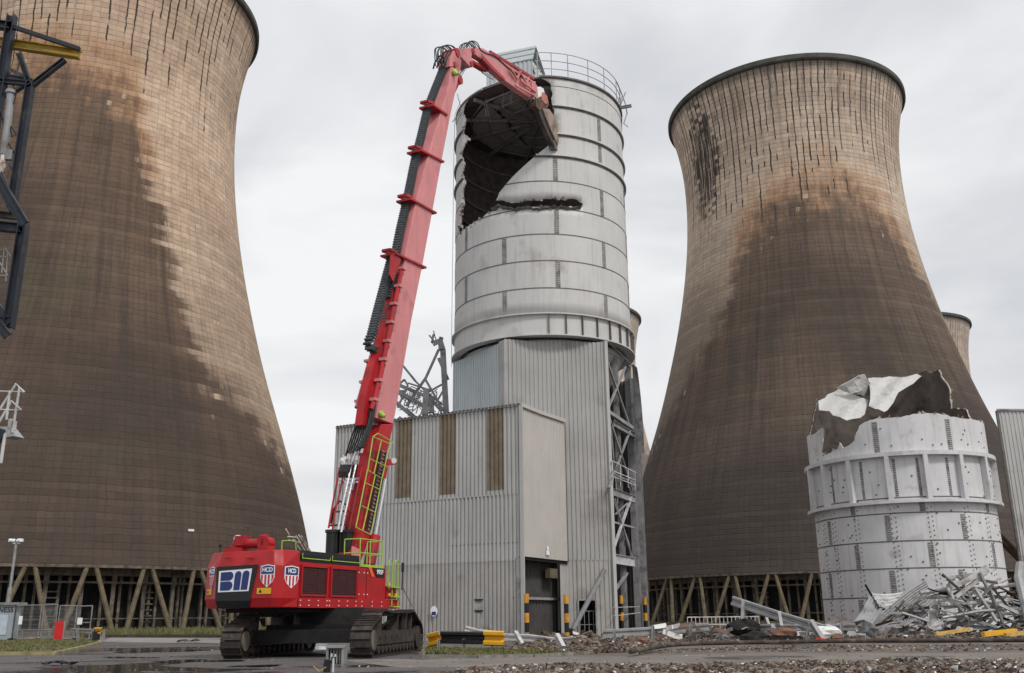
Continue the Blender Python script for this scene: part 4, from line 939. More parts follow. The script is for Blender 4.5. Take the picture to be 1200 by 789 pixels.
# ------------------------------------------------------------------ clad building at the right edge
Yr=83; q0=at(1168,481.5,Yr); zt=q0.z
dR=Vector((1,.06,0)).normalized(); 
rb=thing('clad_building','plain grey corrugated building cut off by the right edge of the frame','industrial building',(q0.x,q0.y,0))
b=MB(); corr(b,q0,q0+dR*26,zt*.33,zt*.72,.36,.06); b.build('front_cladding',M['clad'],rb)
b=MB(); corr(b,q0,q0+dR*26,zt*.72-.1,zt,.36,.06,off=.02); b.build('front_cladding',M['clad'],rb)
b=MB(); corr(b,q0,q0+dR*26,0,zt*.33+.1,.36,.06,off=-.02); b.build('front_cladding',M['cladlow'],rb)
dB=Vector((.55,.83,0)).normalized(); b=MB(); corr(b,q0+dB*14,q0,0,zt-.3,.36,.06,n=Vector((-.83,.55,0))); b.build('side_cladding',M['clad'],rb)
b=MB(); b.prism([q0+Vector((-.1,-.15,0)),q0+dR*26+Vector((0,-.15,0)),q0+dR*26+dB*14,q0+dB*14+Vector((-.1,0,0))],Vector((0,0,.15))); b.build('roof',M['steel'],rb)
b=MB(); b.beam(Vector((q0.x-.03,q0.y-.06,zt/2)),Vector((q0.x-.03,q0.y-.06,zt-.02)),.2,.2); b.beam(Vector((q0.x-.03,q0.y-.06,0)),Vector((q0.x-.03,q0.y-.06,zt/2-.01)),.2,.2); b.build('corner_flashing',M['seam'],rb)
# broken conveyor leaning between stump and this building
cv=MB()
for o in (0,.7): cv.ibeam(at(1172,627,90)+Vector((0,0,-o)),at(1200,655,88)+Vector((0,0,-o)),.2,.3)
cv.ibeam(at(1172,635,90),at(1204,664,88),.35,.3); tag(cv.build('conveyor_frame',M['rusty'],loc=tuple(at(1185,640,89))[:2]+(0,)),'rusty slanting conveyor frame between the silo stump and the right-hand building','conveyor')
# ------------------------------------------------------------------ high-reach demolition excavator
uE=Vector((math.cos(R_(66)),math.sin(R_(66)),0)); lE=Vector((-uE.y,uE.x,0)); ZZ=Vector((0,0,1))
C1=at(332,680,40.4); 
d1=(lE-uE).normalized(); C0=vpl(319.5,680,C1,d1); R0=vpl(253.5,680,C0,lE); L1=vpl(241.5,680,R0,(lE*.8+uE*.4).normalized())
F1=vpl(465,680,C1,uE); Lbody=(F1-C1).dot(uE); Wb=(L1-C1).dot(lE)
zB=vpl(332,712,C1,uE).z; zT=vpl(332,643.8,C1,uE).z
Fm=C1+uE*(Lbody*.5)+lE*(Wb/2)
print('EXC',C1[:],'L',Lbody,'W',Wb,'z',zB,zT)
ex=thing('high_reach_excavator','red long-reach demolition excavator on tracks, its boom reaching up to the torn silo','excavator',(Fm.x,Fm.y,0))
def flat(v,z): return Vector((v.x,v.y,z))
# counterweight: chamfered block with sloping upper band
fp=[C1,C0,R0,L1]; ins_=[C1,C0,R0,L1]
cwk=(vpl(350.3,680,C1,uE)-C1).dot(uE)   # depth along the machine
cwp=[C1+uE*cwk,C1,C0,R0,L1,L1+uE*(cwk-.6)]
zb1=zB+.38; zm=zB+(zT-zB)*.72
cen=(C1+L1)/2+uE*1.2
def inset(p,k): d=Vector((p.x-cen.x,p.y-cen.y,0)); return p-d.normalized()*k
b=MB(); lv=[(zB,.14),(zb1,0),(zm,0),(zT,.22)]
for z,k in lv: b.v+=[tuple(flat(inset(p,k if i not in (0,5) else 0),z)) for i,p in enumerate(cwp)]
n=6
for j in range(3):
    for i in range(n): b.f.append((j*n+(i+1)%n,j*n+i,(j+1)*n+i,(j+1)*n+(i+1)%n)); b.m.append(0)
b.f.append(tuple(range(n))); b.f.append(tuple(reversed(range(3*n,4*n)))); b.m+=[0,0]
cw_=b.build('counterweight',M['red'],ex)
bv=cw_.modifiers.new('bev','BEVEL'); bv.width=.035; bv.segments=2; bv.limit_method='ANGLE'
# black centre panel with the emblem (rear face plane)
nR=-uE; RP=C0+nR*.012
def rear(px,py,o=.012):
    return onp(px,py,C0+nR*o,nR)
def quad(name,P,nv,m,th=.012,parent=ex):
    b=MB(); b.prism([p for p in P],nv*th); return b.build(name,m,parent)
pn=quad('black_rear_panel',[rear(254,664.5),rear(303,661.5),rear(293,704),rear(252.5,704.5)],nR,M['decal_black'])
q_=[rear(252.5,704.5),rear(293,704)]
b=MB(); sl_=[q_[0],q_[1],flat(inset(q_[1],.13),zB)+nR*.02,flat(inset(q_[0],.13),zB)+nR*.02]; b.prism(sl_,nR*.012); b.build('black_rear_panel',M['decal_black'],ex)
bd=quad('emblem_board',[rear(257,669.5,.03),rear(295.5,666.3,.03),rear(291.2,692.8,.03),rear(255.5,694.3,.03)],nR,M['white'],.01)
o0,o1,o2,o3=rear(257,669.5,.042),rear(295.5,666.3,.042),rear(291.2,692.8,.042),rear(255.5,694.3,.042)
def bl(s,t): # bilinear on board, s right, t up
    return (o3*(1-s)+o2*s)*(1-t)+(o0*(1-s)+o1*s)*t
def dshape(x0,x1,y0,y1):
    r=min((y1-y0)/2,.12); P=[(x0,y0)]; k=8; rx=(x1-x0)*.30
    for i in range(k+1):
        a=-math.pi/2+math.pi*i/k; P.append((x1-rx+rx*math.cos(a),(y0+y1)/2+(y1-y0)/2*math.sin(a)))
    P.append((x0,y1)); return P
def arch(x0,x1,y0,y1):
    P=[(x0,y0),(x1,y0)]; k=8; ry=(y1-y0)*.2
    for i in range(k+1):
        a=math.pi*i/k; P.append(((x0+x1)/2+(x1-x0)/2*math.cos(a),y1-ry+ry*math.sin(a)))
    return P
for P in (dshape(.06,.455,.07,.485),dshape(.06,.455,.525,.93),arch(.50,.70,.07,.93),arch(.735,.945,.07,.93)):
    b=MB(); b.prism([bl(*p) for p in P],nR*.008); b.build('emblem_shape',M['blue'],ex)
def shield(c,X,w,h,nv,letters=True):
    X=X.normalized(); Y=ZZ
    def P(L,o): return [c+X*(x*w/2)+Y*(y*h/2)+nv*o for x,y in L]
    out=[(-1,.88),(0,1),(1,.88),(1,-.15),(.72,-.55),(0,-1),(-.72,-.55),(-1,-.15)]
    inn=[(x*.88,y*.92) for x,y in out]
    b=MB(); b.prism(P(out,.012),nv*.008); s_=b.build('shield_emblem',M['white'],ex)
    b=MB(); b.prism(P([(-.88,.81),(0,.92),(.88,.81),(.88,.18),(-.88,.18)],.022),nv*.008); b.build('shield_band',M['blue'],s_)
    for x0,x1 in ((-.88,-.62),(-.36,-.12),(.12,.36),(.62,.88)):
        f=lambda x:-.92+abs(x)*.55+ (abs(x)>.6)*.0
        b=MB(); b.prism(P([(x0,.10),(x1,.10),(x1,min(f(x1),-.1) if abs(x1)<.8 else -.18),(x0,min(f(x0),-.1) if abs(x0)<.8 else -.18)],.022),nv*.008); b.build('shield_stripe',M['shieldred'],s_)
    t=text('HCD',c+Y*h*.26+nv*.034,X,Y,h*.27,M['white'],'shield_lettering',s_,ext=.004,bold=.006)
nS=Vector((uE.y,-uE.x,0))         # outward normal of the machine's right side
def side(px,py,o=.012): return onp(px,py,C1+nS*o,nS)
shield(rear(313.6,675,.0),-lE,.72,.92,nR)
shield(side(341.5+1.5,675.5,.0)+0*uE,uE,.70,.95,nS) if False else None
# side plate of the counterweight carries the third shield
shield(side(341.3,676.3,.0),uE,.95,.92,nS)
nL=(-uE*.8+lE*.4).normalized(); 
shield(onp(248.5,677,R0,nL),Vector((-nL.y,nL.x,0)) if Vector((-nL.y,nL.x,0)).x>0 else Vector((nL.y,-nL.x,0)),.5,.92,nL)
for (p,X,nv) in ((rear(309.3,692.6,.012),-lE,nR),(onp(245.3,693.8,R0+nL*.012,nL),None,nL)):
    X=X or (Vector((-nL.y,nL.x,0)) if Vector((-nL.y,nL.x,0)).x>0 else Vector((nL.y,-nL.x,0))); w=.36 if nv is nR else .24
    b=MB(); b.prism([p+X*(a*w)+ZZ*(c*.12) for a,c in ((-1,-1),(1,-1),(1,1),(-1,1))],nv*.008); wl=b.build('warning_label',M['warn'],ex)
    b=MB(); b.prism([p+X*(-.5*w+a)+ZZ*c+nv*.012 for a,c in ((-.08,-.06),(.08,-.06),(0,.08))],nv*.006); b.build('warning_triangle',M['black'],wl)
for px in (266.5,292.5):
    p=rear(px,654,.02)-nR*.06; b=MB(); b.tube([p+lE*.10,p+lE*.10-uE*.14,p-lE*.10-uE*.14,p-lE*.10],.03,6); b.build('lifting_eye',M['red'],ex)
# body behind the counterweight
S0=C1+uE*cwk; zE=vpl(421,664.5,C1,uE).z; zRf=vpl(380,647,C1,uE).z
def bodybox(s0,s1,v0,v1,z0,z1): 
    b=MB(); P=[C1+uE*s+lE*v for s,v in ((s0,v0),(s0,v1),(s1,v1),(s1,v0))]; return b.hexa([flat(p,z0) for p in P]+[flat(p,z1) for p in P])
def sl(px,py=690): return (vpl(px,py,C1,uE)-C1).dot(uE)
s_gr0,s_gr1,s_gr2,s_end=sl(350.5),sl(385),sl(420.5),sl(452)
b=bodybox(cwk-.02,sl(421),.02,Wb-.1,zB+.3,zE+.02); hs_=b.build('engine_housing',M['red'],ex)
b=bodybox(sl(421),s_end,.02,Wb-.1,zB+.02,zE-.02); b.build('front_housing',M['red'],ex)
b=bodybox(cwk+.02,sl(468),-.03,Wb-.2,zB+.0,zB+.42); b.build('main_frame',M['red'],ex)
# black engine deck with lime rails
b=bodybox(s_gr0,sl(421),.05,Wb-.3,zE+.03,zRf-.02); b.build('engine_deck',M['black'],ex)
for (a,c) in ((351.5,384.5),(387,420)):
    za=zE+.10
    b=MB(); 
    b.hexa([flat(C1+uE*sl(a)+nS*(-.03+o),z) for z in (zE+.18,zRf-.16) for o,_ in ((0,0),)for _ in (0,)]*4) if False else None
    p0,p1=C1+uE*sl(a),C1+uE*sl(c); b=MB(); b.prism([flat(p0,zE+.16)+nS*-.035,flat(p1,zE+.16)+nS*-.035,flat(p1,zRf-.2)+nS*-.035,flat(p0,zRf-.2)+nS*-.035],nS*.012); b.build('deck_louvre',M['trackdark'],ex)
    b=MB(); zz=zE+.17
    b.tube([flat(p0,zz+.22)+nS*.05,flat(p0,zz)+nS*.05,flat(p1,zz)+nS*.05,flat(p1,zz+.12)+nS*.05],.022,6); b.build('deck_rail',M['lime'],ex)
# louvred grilles
for (a,c) in ((351.8,382),(386.6,416.6)):
    za,zb_=vpl(366,698,C1,uE).z,vpl(366,664,C1,uE).z
    p0,p1=C1+uE*sl(a),C1+uE*sl(c); b=MB(); b.prism([flat(p0,za)+nS*-.01,flat(p1,za)+nS*-.01,flat(p1,zb_)+nS*-.01,flat(p0,zb_)+nS*-.01],nS*.02); gr_=b.build('grille',M['grille'],ex)
    b=MB(); k=16
    for i in range(k): z=za+(zb_-za)*(i+.5)/k; b.beam(flat(p0,z)+nS*.02,flat(p1,z)+nS*.02,.02,.03)
    for i in range(1,3): p=p0.lerp(p1,i/3); b.beam(flat(p,za)+nS*.03,flat(p,zb_)+nS*.03,.03,.02,up=nS)
    b.build('grille_slat_pattern',mat('grille_slats',(.085,.022,.024),.6,var=.3,scale=6),gr_)
    b=MB(); 
    for (x,y) in ((flat(p0,za),flat(p1,za)),(flat(p0,zb_),flat(p1,zb_)),(flat(p0,za-.05),flat(p0,zb_+.05)),(flat(p1,za-.05),flat(p1,zb_+.05))): b.beam(x+nS*.03,y+nS*.03,.07,.10,up=nS)
    b.build('grille_frame',M['red'],gr_)
b=MB()
for px in (352,362,373,383,386,397,407,417,424,436,447):
    for z in (zB+.10,zB+.30): b.box(flat(C1+uE*sl(px),z)+nS*.035,(.045,.045,.045))
for px in (421,427,431): b.box(flat(C1+uE*sl(px),zB+.62)+nS*-.015,(.05,.05,.05)); b.box(flat(C1+uE*sl(px-.5),zE-.25)+nS*-.015,(.05,.05,.05))
b.build('bolt_pattern',M['white'],ex)
for px in (419.3,429.5): p=C1+uE*sl(px); b=MB(); b.beam(flat(p,zB+.45)+nS*-.015,flat(p,zE-.05)+nS*-.015,.03,.02,up=nS); b.build('panel_joint',mat('dark_red_gap',(.12,.008,.01),.6),ex)
# model number panel with orange slash
p0,p1=C1+uE*sl(436.5),C1+uE*sl(449.8); zn=vpl(443,666,C1,uE).z; zn2=vpl(443,676.5,C1,uE).z
b=MB(); b.prism([flat(p0,zn)+nS*.0,flat(p1,zn)+nS*.0,flat(p1,zn2)+nS*.0,flat(p0+uE*.35,zn2)+nS*.0],nS*.012); npn=b.build('model_panel',M['decal_black'],ex)
text('995F',flat((p0+p1)/2+uE*.10,(zn+zn2)/2+.02)+nS*.02,uE,ZZ,.30,M['white'],'model_lettering',npn,ext=.004,bold=.006)
b=MB(); b.prism([flat(p0-uE*.42,zn),flat(p0-uE*.16,zn),flat(p0+uE*.12,zn2),flat(p0-uE*.12,zn2)],nS*.012); b.build('orange_slash',M['orange'],ex)
# ---- platform, hand rails and steps at the front right
def ladder_rail(pts,r=.028,m='lime',name='hand_rail'):
    b=MB(); b.tube(pts,r,6); return b.build(name,M[m],ex)
for (xa,xb) in ((452.5,457),(460,464.2)):
    pa_,pb_=C1+uE*sl(xa)+nS*.12,C1+uE*sl(xb)+nS*.12
    ztp=vpl(458,656.5,C1,uE).z
    ladder_rail([flat(pa_,zB+1.0),flat(pa_,ztp-.1),flat(pa_.lerp(pb_,.2),ztp),flat(pb_.lerp(pa_,.2),ztp),flat(pb_,ztp-.1),flat(pb_,zB+.1)])
pa_,pb_=C1+uE*sl(453)+nS*.12,C1+uE*sl(464)+nS*.12
for z,m_ in ((zB+1.0,'lime'),(zB+.55,'lime'),(zB+.08,'lime')):
    b=MB(); b.beam(flat(pa_.lerp(pb_,.3 if z<zB+.9 else 0),z),flat(pb_,z),.25,.05); b.build('step',M[m_],ex)
b=bodybox(sl(453),sl(464),.0,.5,zB+.45,zB+1.05); b.build('step_box',M['red'],ex)
for px,z in ((455,zB+1.15),(455,zB+.95),(463,zB+.95),(455.5,zB+.65),(463,zB+.65)): b=MB(); b.box(flat(C1+uE*sl(px),z)+nS*.02,(.12,.12,.14),rz=R_(66)); b.build('marker_lamp',M['warn'],ex)
# platform railing box beside the boom foot
pz=zE+.02
b=bodybox(sl(422),sl(450),.05,1.0,pz,pz+.12); b.build('platform',M['lime'],ex)
zt_p=vpl(430,632,C1,uE).z
cr_=[C1+uE*sl(422)+lE*.08,C1+uE*sl(448.5)+lE*.08,C1+uE*sl(448.5)+lE*.95,C1+uE*sl(422)+lE*.95]
for i in range(4): ladder_rail([flat(cr_[i],pz+.1),flat(cr_[i],zt_p)])
ladder_rail([flat(C1+uE*sl(434)+lE*.08,pz+.1),flat(C1+uE*sl(434)+lE*.08,zt_p)])
for z in (zt_p,(zt_p+pz)/2): ladder_rail([flat(cr_[3],z),flat(cr_[0],z),flat(cr_[1],z),flat(cr_[2],z)])
# rails and folded mast gear on the rear deck
za=zT; p0,p1=C1+uE*.7+lE*.9,C1+uE*1.9+lE*.9
rp_=[onp(px,py,C1+lE*1.2,lE) for px,py in ((330,646),(330.5,634),(346,633.5),(347,646))]
ladder_rail(rp_)
b=MB()
for (a,c) in (((347,628),(357,645)),((350,627),(361,645)),((353,628),(364,646)),((344,632),(352,645)),((337,629),(349,630)),((338,633),(350,636)),((335,620),(339,627))):
    p=onp(*a,C1+lE*1.6,lE); q=onp(*c,C1+lE*1.6,lE); b=MB(); b.tube([p,q],.03,5); b.build('folded_mast_rail',M['torn'],ex)
b=MB(); p=onp(293,646,C0-nR*.9,nR); q=onp(293,617,C0-nR*.9,nR); b.tube([p,q],.035,6); b.tube([q-Vector((0,0,.06)),q+lE*.15],.05,6); b.build('exhaust_mast',M['rusty'],ex)
b=MB(); p=onp(257.5,648,C0-nR*.6,nR); b.tube([p,p+ZZ*.28],.02,5); b.box(p+ZZ*.3,(.12,.06,.1)); b.build('beacon',M['black'],ex)
# red ram lying across the counterweight top
def topp(px,py): return onp(px,py,C0-nR*.45,nR)
b=MB(); b.tube([topp(279,637.5),topp(313,637)],.20,14); b.build('boom_ram',M['redboom'],ex,smooth=True)
b=MB(); b.tube([topp(275,643),topp(281,632)],.20,10); b.tube([topp(278,648),topp(277,637)],.22,8); b.box(topp(284,634),(.5,.45,.4),rz=R_(-24)); b.box(topp(277,645),(.9,.5,.18),rz=R_(-24)); b.build('ram_bracket',M['redboom'],ex)
b=MB(); b.box(topp(308.5,634.5),(.3,.4,.45),rz=R_(-24)); b.tube([topp(305,631.5),topp(313,630.5)],.16,10); b.tube([topp(314,636)+uE*.2,topp(314,636)-uE*.2],.22,14); b.box(topp(312,644),(.5,.5,.3),rz=R_(-24)); b.build('ram_bracket',M['redboom'],ex)
b=MB(); b.tube([topp(279,631.2)+uE*.12,topp(279,631.2)-uE*.12],.14,12); b.build('ram_pin',M['white'],ex)
# ---- undercarriage
aT=R_(82.3); tA=Vector((math.cos(aT),math.sin(aT),0)); tL=Vector((-tA.y,tA.x,0))
TR0=gnd(433,772.5)       # outer near bottom corner of the right track
print('TRK',TR0[:])
TW=.86; TLn=9.6; GA=5.5
def trackpath():
    P=[]; r=.66
    for i in range(9): a=math.pi*1.5-math.pi*.80*i/8; P.append((.75+r*math.cos(a),.70+r*math.sin(a)))
    P+=[(1.55,1.62),(1.8,1.80),(2.15,1.88)]
    for i in range(9): t=i/8; P.append((2.4+t*(TLn-4.6),1.88-.09*math.sin(math.pi*t)*(1+.3*math.sin(9*t))))
    P+=[(TLn-2.0,1.86),(TLn-1.7,1.74)]
    for i in range(9): a=math.pi*.30-math.pi*.80*i/8; P.append((TLn-.75+r*math.cos(a),.70+r*math.sin(a)))
    return P
TPp=trackpath()
def resample(P,step):
    out=[];n=len(P);tot=sum(math.dist(P[i],P[(i+1)%n]) for i in range(n)); k=round(tot/step); step=tot/k; acc=0;i=0;d=0.
    seg=[(P[j],P[(j+1)%n]) for j in range(n)]
    pos=0.
    for q in range(k):
        t=q*step
        while pos+math.dist(*seg[i])<t: pos+=math.dist(*seg[i]); i+=1
        a,c=seg[i]; l=math.dist(a,c); f=(t-pos)/l; out.append(((a[0]+(c[0]-a[0])*f,a[1]+(c[1]-a[1])*f),((c[0]-a[0])/l,(c[1]-a[1])/l)))
    return out
SH=resample(TPp,.30)
for side_ in (0,1):
    O=TR0+tL*(side_*GA)
    g3=lambda s,v,z:O+tA*s+tL*v+ZZ*z
    b=MB()
    cx_,cz_=TLn/2,.95
    for (s,z),(ds,dz) in SH:
        nx,nz=-dz,ds
        if (s-cx_)*nx*.25+(z-cz_)*nz<0: nx,nz=-nx,-nz
        D=(tA*ds+ZZ*dz); Nn=(tA*nx+ZZ*nz)
        c=g3(s,TW/2,z)
        b.box(c,(.285,TW,.05),ax=(D,tL,Nn)); b.box(c+Nn*.05-D*.10,(.05,TW,.07),ax=(D,tL,Nn)); b.box(c-Nn*.08,(.22,.30,.12),ax=(D,tL,Nn))
    b.build('track_belt',M['track'],ex)
    b=MB(); b.hexa([g3(s,v,z) for z in (.5,1.05) for s,v in ((1.3,.14),(1.3,TW-.14),(TLn-1.4,TW-.14),(TLn-1.4,.14))]); tf=b.build('track_frame',M['track'],ex)
    b=MB()
    for s in (2.0,2.9,3.9,4.9):
        b=MB(); b.tube([g3(s,.13,.78),g3(s,.145,.78)],.10,10); b.build('opening_shade_disc',M['trackdark'],tf)  # solid dark disc; its colour stands in for the shade inside a hole
    for s in (2.2,5.0,6.6,7.6):
        b=MB(); b.beam(g3(s,TW/2,1.0),g3(s+.15,TW/2,1.78),.22,.5,up=tL); b.build('carrier_bracket',M['track'],ex)
    b=MB(); b.hexa([g3(s,v,z) for z in (1.0,1.7) for s,v in ((5.9,.2),(5.9,TW-.2),(6.5,TW-.2),(6.5,.2))]); b.build('final_drive_guard',M['trackdark'],ex)
    b=MB(); b.tube([g3(.78,.10,.70),g3(.78,TW-.1,.70)],.54,20); wh=b.build('idler_wheel',M['trackdark'],ex,smooth=True)
    b=MB(); b.tube([g3(.78,.04,.70),g3(.78,.10,.70)],.40,20); b.build('wheel_hub',M['torn'] if False else M['packpost'],wh,smooth=True)
    b=MB(); b.tube([g3(TLn-.78,.10,.70),g3(TLn-.78,TW-.1,.70)],.52,20); b.build('drive_sprocket',M['track'],ex,smooth=True)
    for i in range(11):
        s=1.75+i*(TLn-3.5)/10; b=MB(); b.tube([g3(s,.10,.30),g3(s,TW-.10,.30)],.17,10); b.build('track_roller',M['track'],ex,smooth=True)
ctr=TR0+tL*((GA+TW)/2)+tA*(TLn/2)
b=MB(); b.box(ctr+ZZ*.95,(3.4,GA-.6,.75),rz=aT); b.build('car_body',M['trackdark'],ex)
for s in (-2.6,2.4): b=MB(); b.box(ctr+tA*s+ZZ*.85,(.9,GA-.4,.55),rz=aT); b.build('cross_beam',M['trackdark'],ex)
b=MB(); b.tube([ctr+ZZ*1.2,ctr+ZZ*(zB+.02)],1.45,36); b.build('slewing_ring',M['trackdark'],ex,smooth=True)
b=MB(); P=[C1+uE*s+lE*v for s,v in ((1.2,.5),(1.0,Wb-.5),(Lbody-.4,Wb-.5),(Lbody-.4,.5))]; b.hexa([flat(p,zB-.18) for p in P]+[flat(p,zB+.02) for p in P]); b.build('belly_frame',M['trackdark'],ex)
b=MB(); hp=[ctr+tL*-1.8+tA*-2+ZZ*1.5,ctr+tL*-2.2+tA*-2.2+ZZ*1.15,ctr+tL*-2.6+tA*-1.6+ZZ*1.1,ctr+tL*-2.9+tA*-1+ZZ*1.45]; b.tube(hp,.05,6); b.build('hose',M['rubber'],ex)
# ---- boom
BP=C1+lE*(Wb/2)      # a point of the machine's centre plane
BW=.82
def bp(px,py,o=0.): return onp(px,py,BP-lE*(BW/2)+lE*o,lE)     # o=0: right-hand face plane; increasing o goes left/away
def plate(pxl,o,w,name,m,par=ex,label=None,bev=0.):
    P=[bp(x,y,o) for x,y in pxl]; b=MB(); b.prism(P,lE*w); ob=b.build(name,M[m] if isinstance(m,str) else m,par)
    if bev: md=ob.modifiers.new('bev','BEVEL'); md.width=bev; md.segments=2; md.limit_method='ANGLE'
    return ob
R_edge=[(540,79),(529,130),(518,187),(507,247),(495,312),(482,377),(475,418),(466,470),(461,497)]
L_edge=[(529,72),(526,100),(511,151),(497,200),(487,240),(477,290),(463,377),(454,418),(444,470),(441,490)]
main=plate([(541,70)]+R_edge+list(reversed(L_edge))+[(531,66)],0,BW,'main_boom','pink',bev=.04)
bm2=plate([(461.5,497),(456,520),(446,566),(438,610),(430,640),(424,656),(412,656),(420,628),(428,585),(436,545),(441,520),(447,497)],-.03,BW+.06,'boom_base','redboom',bev=.04)
print('BOOM top',bp(531,66)[:],'foot',bp(424,656)[:])
# flange plates (collars) round the boom
for (xa,ya,xb,yb) in ((498.5,120.5,517,133) if False else (498,119,522,134),(484,172,518,189),(472,229,509,249),(454,293,497,313)):
    p=bp(xa+8,ya+3,0); q=bp(xb+1,yb,0); b=MB(); b.prism([p-lE*.12,q-lE*.12,q+(bp(xb,yb+2.2)-bp(xb,yb))-lE*.12,p+(bp(xa,ya+2.2)-bp(xa,ya))-lE*.12],lE*(BW+.24)); b.build('boom_collar',M['redboom'],ex)
    p2=bp(xa+3,ya-.5,.25); p3=bp(xa+11,ya+2.5,.25); b=MB(); b.beam(p2,p3,.12,.16); b.beam(p2+lE*.5,p3+lE*.5,.12,.16); b.beam(p2,p2+lE*.5,.14,.14); b.build('chain_bracket',M['redboom'],ex)
# dorsal pipe rack with clamps
pipe=[(466,318),(460,345),(453,378),(445,418),(439,452),(434,474)]
pipe=[(471,314),(462.5,356),(454,400),(445,443),(438,470),(435,480)]
b=MB(); b.tube([bp(x,y,-.02) for x,y in pipe],.13,10); b.build('hydraulic_pipe',M['redboom'],ex,smooth=True)
b=MB(); b.tube([bp(x,y,.85) for x,y in ((447,380),(439,405),(432,428),(425.5,452),(418,478))],.13,10); b.build('hydraulic_pipe',M['chrome'] if False else M['pink'],ex,smooth=True)
for (x,y) in ((471,315),(467,335.6),(462,356.5),(458,378),(454,400),(449.5,421.5),(444,446),(438.5,468.5)):
    p=bp(x,y,-.02); b=MB(); b.box(p,(.38,.38,.16),rz=R_(66)); b.build('pipe_clamp',M['pink'],ex)
    if y>420: b=MB(); b.box(bp(x-18,y+2,.85),(.36,.36,.14),rz=R_(66)); b.build('pipe_clamp',M['pink'],ex)
# black cable chain: two strands and the loop
def chain(pxl,o,wpx,name):
    c=[bp(x-2.5,y,o) for x,y in pxl]; b=MB()
    # resample
    out=[];
    for p,q in zip(c,c[1:]):
        k=max(1,int((q-p).length/.17))
        for i in range(k): out.append((p+(q-p)*(i/k),(q-p).normalized()))
    for p,d in out:
        N_=d.cross(lE).normalized(); b.box(p,(.13,.46,wpx),ax=(d,lE,N_)); 
        b.box(p-lE*0,(.05,.50,wpx*1.12),ax=(d,lE,N_)) 
    ob=b.build(name,M['chain'],ex); return ob
import itertools
chain([(525.5,71),(519,88),(511,108),(503.5,128),(496,160),(488.5,190),(479.5,235),(471.5,270),(467,293),(463,315),(460,338),(456,352)],.52,.30,'cable_chain')
chain([(462,300),(456,322),(450,345),(444,368),(438,392),(433.5,402),(435,407),(440,410.5),(444,409),(447,402),(450,388),(455,365),(459,345)],.54,.26,'cable_chain')
plate([(463,296),(468,298),(470,305),(461,330),(456.5,322),(458,300)],-.02,.06,'chain_bracket','redboom'); plate([(456,293),(459,294),(458,312),(454,302)],.9,.06,'chain_bracket','redboom')
# sloping dorsal trunk
plate([(462,335),(457,378),(450,418),(443,452),(439,480),(436,500),(424,498),(429,462),(437,430),(445,410),(455,372)],.22,.45,'dorsal_trunk','redboom')
# knuckle (gooseneck) head
plate([(528,68),(531,61),(535,58),(554,55.5),(557,60),(552.5,66),(555,75.5),(551.5,78.5),(547,74),(540,66.5),(537,78),(527,78)],-.05,BW+.1,'knuckle','pink',bev=.03)
for (x,y,r) in ((535,62,.32),(553.5,61,.26),(551.5,75.5,.22),(532,76,.2)):
    p=bp(x,y,0); b=MB(); b.tube([p-lE*.12,p+lE*(BW+.12)],r,14); b.build('pivot_pin',M['redboom'],ex,smooth=True)
# knuckle ram
b=MB(); p=bp(551,77,0)+lE*BW/2; q=bp(540.5,95,0)+lE*BW/2; b.tube([p,q],.13,10); b.build('ram_rod',M['chrome'],ex,smooth=True)
b=MB(); r=bp(524,128,0)+lE*BW/2; b.tube([q,r],.28,12); b.build('ram_cylinder',M['redboom'],ex,smooth=True)
b=MB(); p=bp(541,93,0)+lE*BW/2; b.tube([p+lE*.35,p-lE*.35],.34,12); b.build('ram_gland',M['redboom'],ex,smooth=True)
plate([(524,120),(529,122),(524,136),(519,140)],.3,.5,'ram_bracket','redboom')
b=MB(); p=bp(531,88,-.02); b.tube([p-lE*.05+ZZ*.2,p-lE*.35-ZZ*.05],.26,10,r2=.12); b.build('work_light',M['lime'],ex)
b=MB(); p=bp(445,488,-.02); b.tube([p-lE*.02+ZZ*.15,p-lE*.3-ZZ*.05],.20,10,r2=.1); b.build('work_light',M['lime'],ex)
# hose bundles at the knuckle
rg=random.Random(3)
def hoses(ctrl,n,sp_,r,o0,o1,name='hose'):
    for i in range(n):
        o=o0+(o1-o0)*i/max(1,n-1); P=[bp(x+rg.uniform(-sp_,sp_),y+rg.uniform(-sp_,sp_)*.8,0)+lE*o for x,y in ctrl]
        # catmull
        S=[]
        for k in range(len(P)-1):
            a,b0,c,d=P[max(k-1,0)],P[k],P[k+1],P[min(k+2,len(P)-1)]
            for t in (0,.25,.5,.75): S.append(.5*((2*b0)+(c-a)*t+(2*a-5*b0+4*c-d)*t*t+(3*b0-a-3*c+d)*t**3))
        S.append(P[-1]); b=MB(); b.tube(S,r,6); b.build(name,M['rubber'],ex,smooth=True)
hoses([(523,74),(521,62),(522,54.5),(528,52),(533,54.5),(537,59)],7,.9,.035,.1,.8)
hoses([(549,57),(551,50.5),(556,47.8),(561,51),(566,58),(575,63)],7,.9,.035,.1,.8)
hoses([(575,63),(584,68),(596,79),(610,88),(622,95)],4,.8,.05,.1,1.0)
hoses([(523,76),(526,68),(531,60)],4,.9,.06,.1,1.0)
